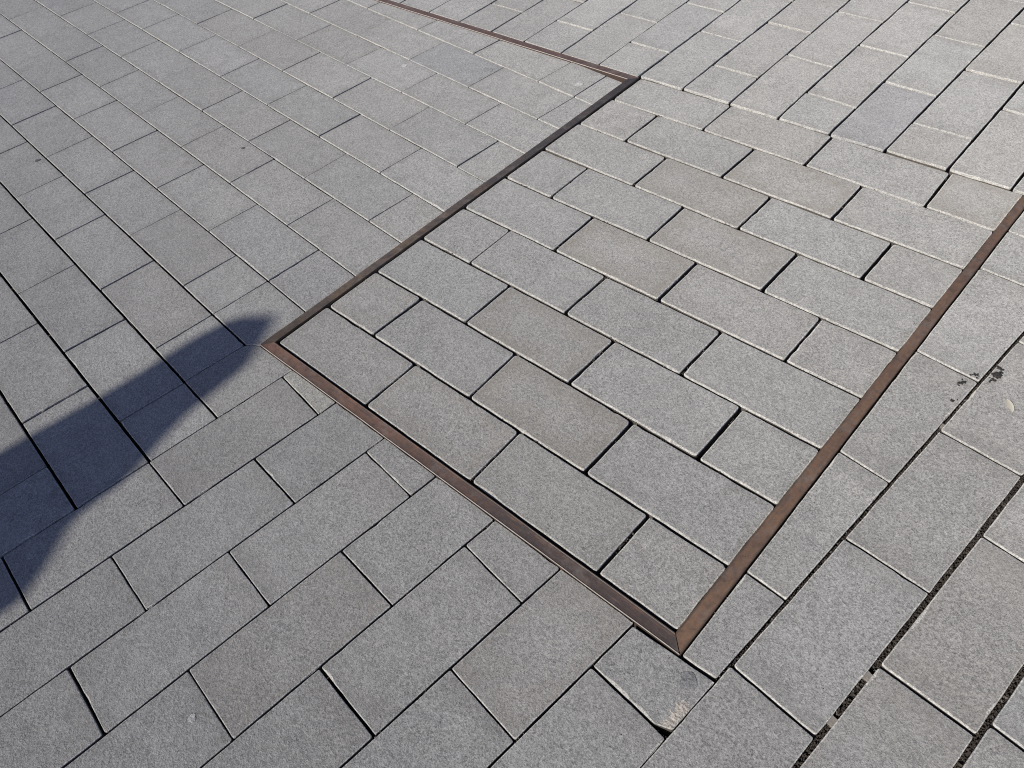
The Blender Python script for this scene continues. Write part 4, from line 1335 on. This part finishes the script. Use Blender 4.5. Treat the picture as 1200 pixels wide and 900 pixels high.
# ------------------------------------------------------------------ grit in the wide joints
ico = []
bm = bmesh.new()
bmesh.ops.create_icosphere(bm, subdivisions=1, radius=1)
ico_v = [v_.co.copy() for v_ in bm.verts]
ico_f = [tuple(v_.index for v_ in f_.verts) for f_ in bm.faces]
bm.free()
M_grits = [M_grit, simple('grit_pale', (.12, .11, .10), .8, 200, .4, .3), simple('grit_dark', (.032, .027, .025), .9, 200, .5, .3)]
GV, GF, GI = [], [], []
def pebble(x, y, z, r, mi):
    b0 = len(GV)
    rot = Matrix.Rotation(rng.uniform(0, 6.3), 3, Vector((rng.uniform(-1, 1), rng.uniform(-1, 1), rng.uniform(-1, 1))).normalized())
    sc = Vector((r * rng.uniform(.7, 1.4), r * rng.uniform(.6, 1.1), r * rng.uniform(.5, .9)))
    for v_ in ico_v:
        p = rot @ Vector((v_.x * sc.x, v_.y * sc.y, v_.z * sc.z)) * rng.uniform(.85, 1.15)
        GV.append((x + p.x, y + p.y, z + p.z))
    for f_ in ico_f:
        GF.append(tuple(b0 + i for i in f_)); GI.append(mi)
for (a, b), wd, z0, dens in ((JOINT_R2, .0055, -.0165, 1300), (JOINT_R3, .006, -.0165, 1300), (JOINT_L9, .0032, -.018, 800), (JOINT_BRG, .0022, -.014, 500)):
    a, b = Vector(a), Vector(b)
    L_ = (b - a).length
    nn = Vector((b.y - a.y, a.x - b.x)).normalized()
    if wd == .0022:
        shift = nn * .002 if (a + nn).x > a.x else -nn * .002
        a, b = a + shift, b + shift
    for _ in range(int(L_ * dens)):
        t = rng.random()
        p = a.lerp(b, t) + nn * rng.uniform(-wd, wd)
        big = rng.random() < .05
        pebble(p.x, p.y, z0 + rng.uniform(-.003, .003) + 0.006 * noise.noise(Vector((t * L_ * 9, wd * 1000, 0))), rng.uniform(.0028, .0042) if big else rng.uniform(.0012, .0026), rng.choice((0, 0, 1, 2)) if big else rng.choice((0, 0, 0, 0, 2, 2, 2, 0, 2, 0, 1) if rng.random() < .25 else (0, 2, 2)))
# loose crumbs lying in the open gaps and spilt over the stone edges
rays = bpy.context.evaluated_depsgraph_get()
def top_here(x, y):
    hit, loc, *_ = scene.ray_cast(rays, Vector((x, y, .3)), Vector((0, 0, -1)))
    return loc.z if hit else None
bpy.context.view_layer.update()
rays = bpy.context.evaluated_depsgraph_get()
for (a, b), sp_, cnt in ((JOINT_R2, .03, 70), (JOINT_R3, .03, 50), (JOINT_L9, .03, 60), (JOINT_BRG, .02, 60)):
    a, b = Vector(a), Vector(b)
    nn = Vector((b.y - a.y, a.x - b.x)).normalized()
    for _ in range(cnt):
        p = a.lerp(b, rng.random()) + nn * rng.gauss(0, sp_)
        z = top_here(p.x, p.y)
        if z is not None and z > -.01:
            r_ = rng.uniform(.0006, .0014)
            pebble(p.x, p.y, z + r_ * .5, r_, rng.choice((0, 1, 2)))
for line in STONES.strip().split('\n'):
    f, poly, _, _ = parse(line, 1e4)
    if f == 4 or math.hypot(poly[0][0], poly[0][1]) > 3.2:
        continue
    for _ in range(5 if f == 3 else 3):                     # a few crumbs caught in each joint
        i = rng.randrange(len(poly))
        pa, pb = Vector(poly[i - 1]), Vector(poly[i])
        t = (pb - pa).normalized()
        base_ = pa.lerp(pb, rng.random())
        for _ in range(rng.choice((1, 2, 5, 9))):
            p = base_ + Vector((t.y, -t.x)) * rng.uniform(.0005, .0045) + t * rng.gauss(0, .008)
            pebble(p.x, p.y, rng.uniform(-.010, -.0045), rng.uniform(.0010, .0022), rng.choice((0, 0, 2, 1)))
# filling sand under the grit
for (a, b), wd, z0 in ((JOINT_R2, .012, -.0215), (JOINT_R3, .012, -.0215), (JOINT_L9, .009, -.023)):
    a, b = Vector(a), Vector(b)
    nn = Vector((b.y - a.y, a.x - b.x)).normalized() * wd
    b0 = len(GV)
    k = 60
    for i in range(k + 1):
        p = a.lerp(b, i / k)
        for s_ in (-1, 0, 1):
            q_ = p + nn * s_
            GV.append((q_.x, q_.y, z0 + .003 * noise.noise(Vector((p.x * 14, p.y * 14, s_ + wd * 900)))))
    for i in range(k):
        for s_ in range(2):
            GF.append((b0 + i * 3 + s_, b0 + i * 3 + s_ + 1, b0 + i * 3 + s_ + 4, b0 + i * 3 + s_ + 3)); GI.append(0)
o = obj('grit', mesh('grit', GV, GF, GI), M_grits)
tag(o, kind='stuff')

# ------------------------------------------------------------------ small things lying on the stones
def blob(x, y, r, z, thick, seed, rough=.25, asp=1.0, rot=0.0):
    V_, F_ = [], []
    n = 22
    for k, (s_, h) in enumerate(((1.0, -.003), (.96, thick * .7), (.7, thick), (.3, thick * .95))):
        for i in range(n):
            t = i / n * 2 * math.pi
            rr = r * s_ * (1 + rough * noise.noise(Vector((math.cos(t) * 1.6, math.sin(t) * 1.6, seed))) + rough * .5 * noise.noise(Vector((math.cos(t) * 4, math.sin(t) * 4, seed + 3))))
            px, py = rr * math.cos(t) * asp, rr * math.sin(t)
            V_.append((x + px * math.cos(rot) - py * math.sin(rot), y + px * math.sin(rot) + py * math.cos(rot), z + h))
    for k in range(3):
        for i in range(n):
            j = (i + 1) % n
            F_.append((k * n + i, k * n + j, k * n + n + j, k * n + n + i))
    F_.append(tuple(range(3 * n, 4 * n)))
    return V_, F_

def stone_top(x, y):
    """height of the paving under a point"""
    dg = bpy.context.evaluated_depsgraph_get()
    hit, loc, *_ = scene.ray_cast(dg, Vector((x, y, .3)), Vector((0, 0, -1)))
    return loc.z if hit else 0.0
bpy.context.view_layer.update()

M_gum = [granite('gum_grey', (.19, .195, .205), far=True), granite('gum_dark', (.06, .06, .06), far=True), granite('gum_pale', (.36, .365, .37), far=True)]
for (x, y), r, asp, mi, lab in (
        (GUM[0], .0180, 1.15, 0, 'flat grey gum spot beside the nearest corner of the brown frame'),
        (GUM[1], .0200, 1.0, 0, 'grey gum ring stain on the blue-grey stone near the far bar'),
        (GUM[2], .0085, 1.3, 1, 'small black gum spot nearest the left edge of the picture'),
        (GUM[3], .0070, 1.0, 1, 'tiny black speck on the left field of stones, above the shadow tip'),
        (GUM[4], .0110, 1.3, 2, 'pale dried gum spot on a far stone left of the frame'),
        (GUM[5], .0150, 1.1, 2, 'pale round gum spot in the far corner by the bars meeting'),
        (GUM[6], .0080, 1.1, 2, 'faint pale gum mark on the front stones near the bottom edge')):
    V_, F_ = blob(0, 0, r, 0, .0010, x * 7, .3, asp, rng.uniform(0, 3))
    o = obj('gum_spot', mesh('gum_spot', V_, F_), M_gum[mi], None, (x, y, stone_top(x, y) + .0004))
    tag(o, lab, 'gum spot')

# dark spatter either side of the wide joint
M_tar = simple('dark_spatter', (.034, .032, .031), .75, 180, .9, .8, .003)
spt = bpy.data.objects.new('spatter', None)
C.objects.link(spt)
spt.location = (SPOT[0][0], SPOT[0][1], 0)
tag(spt, 'dark dried spatter across the wide joint right of the long warm brown bar', 'spatter')
sizes = (.0150, .0085, .0085, .0060, .0016, .010, .010, .0082, .0050, .0030)
for k, (x, y) in enumerate(SPOT):
    for q_ in range(46 if sizes[k] > .012 else 9 if sizes[k] > .008 else 3):
        s_ = sizes[k]
        px, py = x + rng.gauss(0, s_ * .4), y + rng.gauss(0, s_ * .4)
        hgt = stone_top(px, py)
        if hgt < -.004:
            continue
        V_, F_ = blob(0, 0, rng.uniform(.0011, .0032) if s_ > .008 else s_ * rng.uniform(.25, .6), 0, .0007 + rng.uniform(0, .0006), k * 3 + q_, .9, 1.2, rng.uniform(0, 3))
        obj('blot', mesh('blot', V_, F_), M_tar, spt, (px - SPOT[0][0], py - SPOT[0][1], hgt))

# pale fallen leaf
M_leaf = simple('pale_leaf', (.52, .50, .42), .6, 90, .15, .3)
M_vein = simple('leaf_vein', (.42, .40, .32), .6, 90, .15, .3)
LV, LF = [], []
LN = math.dist(LEAF[1], LEAF[2]) * .9
LW = LN * .19
for i in range(13):
    t = i / 12
    wd = LW * math.sin(math.pi * t ** .85) ** .8 + .0003
    for j in range(5):
        s_ = (j - 2) / 2
        LV.append(((t - .5) * LN, wd * s_, .0010 + .0009 * s_ * s_ + .0012 * math.sin(t * 3.1)))
for i in range(12):
    for j in range(4):
        LF.append((i * 5 + j, i * 5 + 5 + j, i * 5 + 6 + j, i * 5 + 1 + j))
x, y = LEAF[0]
lf = obj('leaf', mesh('leaf', LV, LF), M_leaf, None, (x, y, stone_top(x, y)))
sm = lf.modifiers.new('thickness', 'SOLIDIFY'); sm.thickness = .0003
lf.rotation_euler = (0, 0, math.atan2(LEAF[2][1] - LEAF[1][1], LEAF[2][0] - LEAF[1][0]))
VV, VF = [], []
for i in range(14):
    t = -.12 + i / 13 * 1.1
    z = .0012 + .0012 * math.sin(max(0, min(1, t)) * 3.1)
    for dy, dz in ((-.00035, 0), (0, .0004), (.00035, 0)):
        VV.append(((t - .5) * LN, dy, z + dz))
for i in range(13):
    for j in range(2):
        VF.append((i * 3 + j, i * 3 + 3 + j, i * 3 + 4 + j, i * 3 + 1 + j))
obj('vein', mesh('vein', VV, VF), M_vein, lf)
tag(lf, 'pale oval fallen leaf on a stone near the right edge', 'leaf')

# dry straw lying in the joint
a, b = Vector((*STRAW[0], .0005)), Vector((*STRAW[1], .0008))
TV, TF = [], []
for i in range(9):
    p = a.lerp(b, i / 8) + Vector((.0006 * math.sin(i), .0004 * math.cos(i * 1.7), .0008 * math.sin(i * .5) - .004))
    d = (b - a).normalized()
    sd_ = Vector((-d.y, d.x, 0))
    for k in range(5):
        t = k / 5 * 2 * math.pi
        TV.append(tuple(p + sd_ * math.cos(t) * .0013 + Vector((0, 0, math.sin(t) * .0011))))
for i in range(8):
    for k in range(5):
        TF.append((i * 5 + k, i * 5 + (k + 1) % 5, i * 5 + 5 + (k + 1) % 5, i * 5 + 5 + k))
TF += [(4, 3, 2, 1, 0), (40, 41, 42, 43, 44)]
o = obj('straw', mesh('straw', TV, TF), simple('dry_straw', (.55, .50, .40), .6, 80, .2, .2))
tag(o, 'pale dry straw wedged in the joint beside the dark spatter', 'straw')

# stone splinters wedged in the wide joint
M_splinter = simple('splinter', (.19, .18, .168), .85, 250, .35, .5)
jd = (Vector(JOINT_R2[1]) - Vector(JOINT_R2[0])).normalized()
for (x, y), ln, lab in ((CHIPS[0], .0095, 'pale stone splinter wedged across the widest joint, upper of two'),
                        (CHIPS[1], .0105, 'dull stone splinter wedged low in the widest joint near the bottom edge'),
                        (CHIPS[2], .0065, 'grey stone splinter in the joint just below the dark spatter')):
    bm = bmesh.new()
    bmesh.ops.create_cube(bm, size=1)
    bmesh.ops.subdivide_edges(bm, edges=bm.edges, cuts=2, use_grid_fill=True)
    for v_ in bm.verts:
        v_.co = Vector((v_.co.x * ln * 1.7, v_.co.y * .0115, v_.co.z * .010)) * (1 + .22 * noise.noise(v_.co * 2.3 + Vector((x * 50, y, 0))))
    me = bpy.data.meshes.new('stone_splinter')
    bm.to_mesh(me)
    bm.free()
    a = Vector(JOINT_R2[0])
    o = obj('stone_splinter', me, M_splinter)
    px = a + jd * (Vector((x, y)) - a).dot(jd) if lab[0] != 'g' else Vector((x, y))
    o.location = (px.x, px.y, -.0125)
    o.rotation_euler = (.08, -.12, math.atan2(jd.y, jd.x))
    tag(o, lab, 'stone splinter')

# ------------------------------------------------------------------ unseen shadow caster left of and behind the camera, guessed as a closed umbrella
TAN = math.tan(SUN_EL)
sx, sy = math.cos(SUN_AZ), math.sin(SUN_AZ)
ZT = 3.0
py0 = SHADOW_L[-1][1] - ZT / TAN * sy
def edge_x(poly, y):
    pts = sorted(poly, key=lambda p: p[1])
    if y <= pts[0][1]:
        return pts[0][0]
    for p, q_ in zip(pts, pts[1:]):
        if p[1] <= y <= q_[1]:
            return p[0] + (q_[0] - p[0]) * (y - p[1]) / max(1e-6, q_[1] - p[1])
    return pts[-1][0]
px0 = -1.80 - sx * ZT / TAN
par = bpy.data.objects.new('shadow_caster', None)
C.objects.link(par)
par.location = (px0, py0, 0)
tag(par, 'unseen closed umbrella guessed behind the viewer, added to throw the long tapering shadow', 'shadow_caster')
M_canvas = simple('canvas', (.55, .50, .40), .9, 40, .12, .3)
M_wood = simple('pole_wood', (.22, .13, .07), .6, 30, .4, .3)
CV, CF = [], []  # canopy outline worked back from the shadow edges it has to throw
NS, NR = 40, 46
for i in range(NR + 1):
    t = i / NR
    z = ZT - t * (ZT - 1.25)
    y = py0 + z / TAN * sy
    if t < .001:
        y -= .002
    if y > -.40:
        xl, xr = edge_x(SHADOW_L, y), edge_x(SHADOW_R, y) + (.022 * max(0, min(1, (.46 - y) / .1)) if y > .05 else .012)
    else:
        xl, xr = -1.89 - .02 * (y + .4), -1.424 - .14 * (y + .4)
    rad = max(.012, (xr - xl) / 2)
    cxw = (xl + xr) / 2 - sx * z / TAN
    for k in range(NS):
        th = k / NS * 2 * math.pi
        fold = 1 + .05 * math.sin(th * 8 + z * 2) * min(1, t * 5)
        CV.append((cxw - px0 + rad * math.cos(th) * (fold if abs(math.cos(th)) < .9 else 1), rad * .35 * math.sin(th) * fold, z))
for i in range(NR):
    for k in range(NS):
        j = (k + 1) % NS
        CF.append((i * NS + k, i * NS + j, i * NS + NS + j, i * NS + NS + k))
CF.append(tuple(range(NS))[::-1])
CF.append(tuple(range(NR * NS, NR * NS + NS)))
me = mesh('canopy', CV, CF)
bm = bmesh.new(); bm.from_mesh(me); bmesh.ops.recalc_face_normals(bm, faces=bm.faces); bm.to_mesh(me); bm.free()
obj('canopy', me, M_canvas, par)
def lathe(name, prof, mat, n=24):
    V_, F_ = [], []
    for r_, z in prof:
        for k in range(n):
            th = k / n * 2 * math.pi
            V_.append((r_ * math.cos(th), r_ * math.sin(th), z))
    for i in range(len(prof) - 1):
        for k in range(n):
            j = (k + 1) % n
            F_.append((i * n + k, i * n + j, i * n + n + j, i * n + n + k))
    F_.append(tuple(range(n))[::-1])
    F_.append(tuple(range((len(prof) - 1) * n, len(prof) * n)))
    return obj(name, mesh(name, V_, F_), mat, par)
lathe('pole', [(.028, .06), (.028, 1.2), (.026, 1.9)], M_wood)
lathe('base', [(.30, .004), (.31, .03), (.29, .055), (.06, .08), (.045, .10), (.045, .30), (.038, .31)], simple('cast_base', (.10, .10, .10), .7, 60, .3, .4))
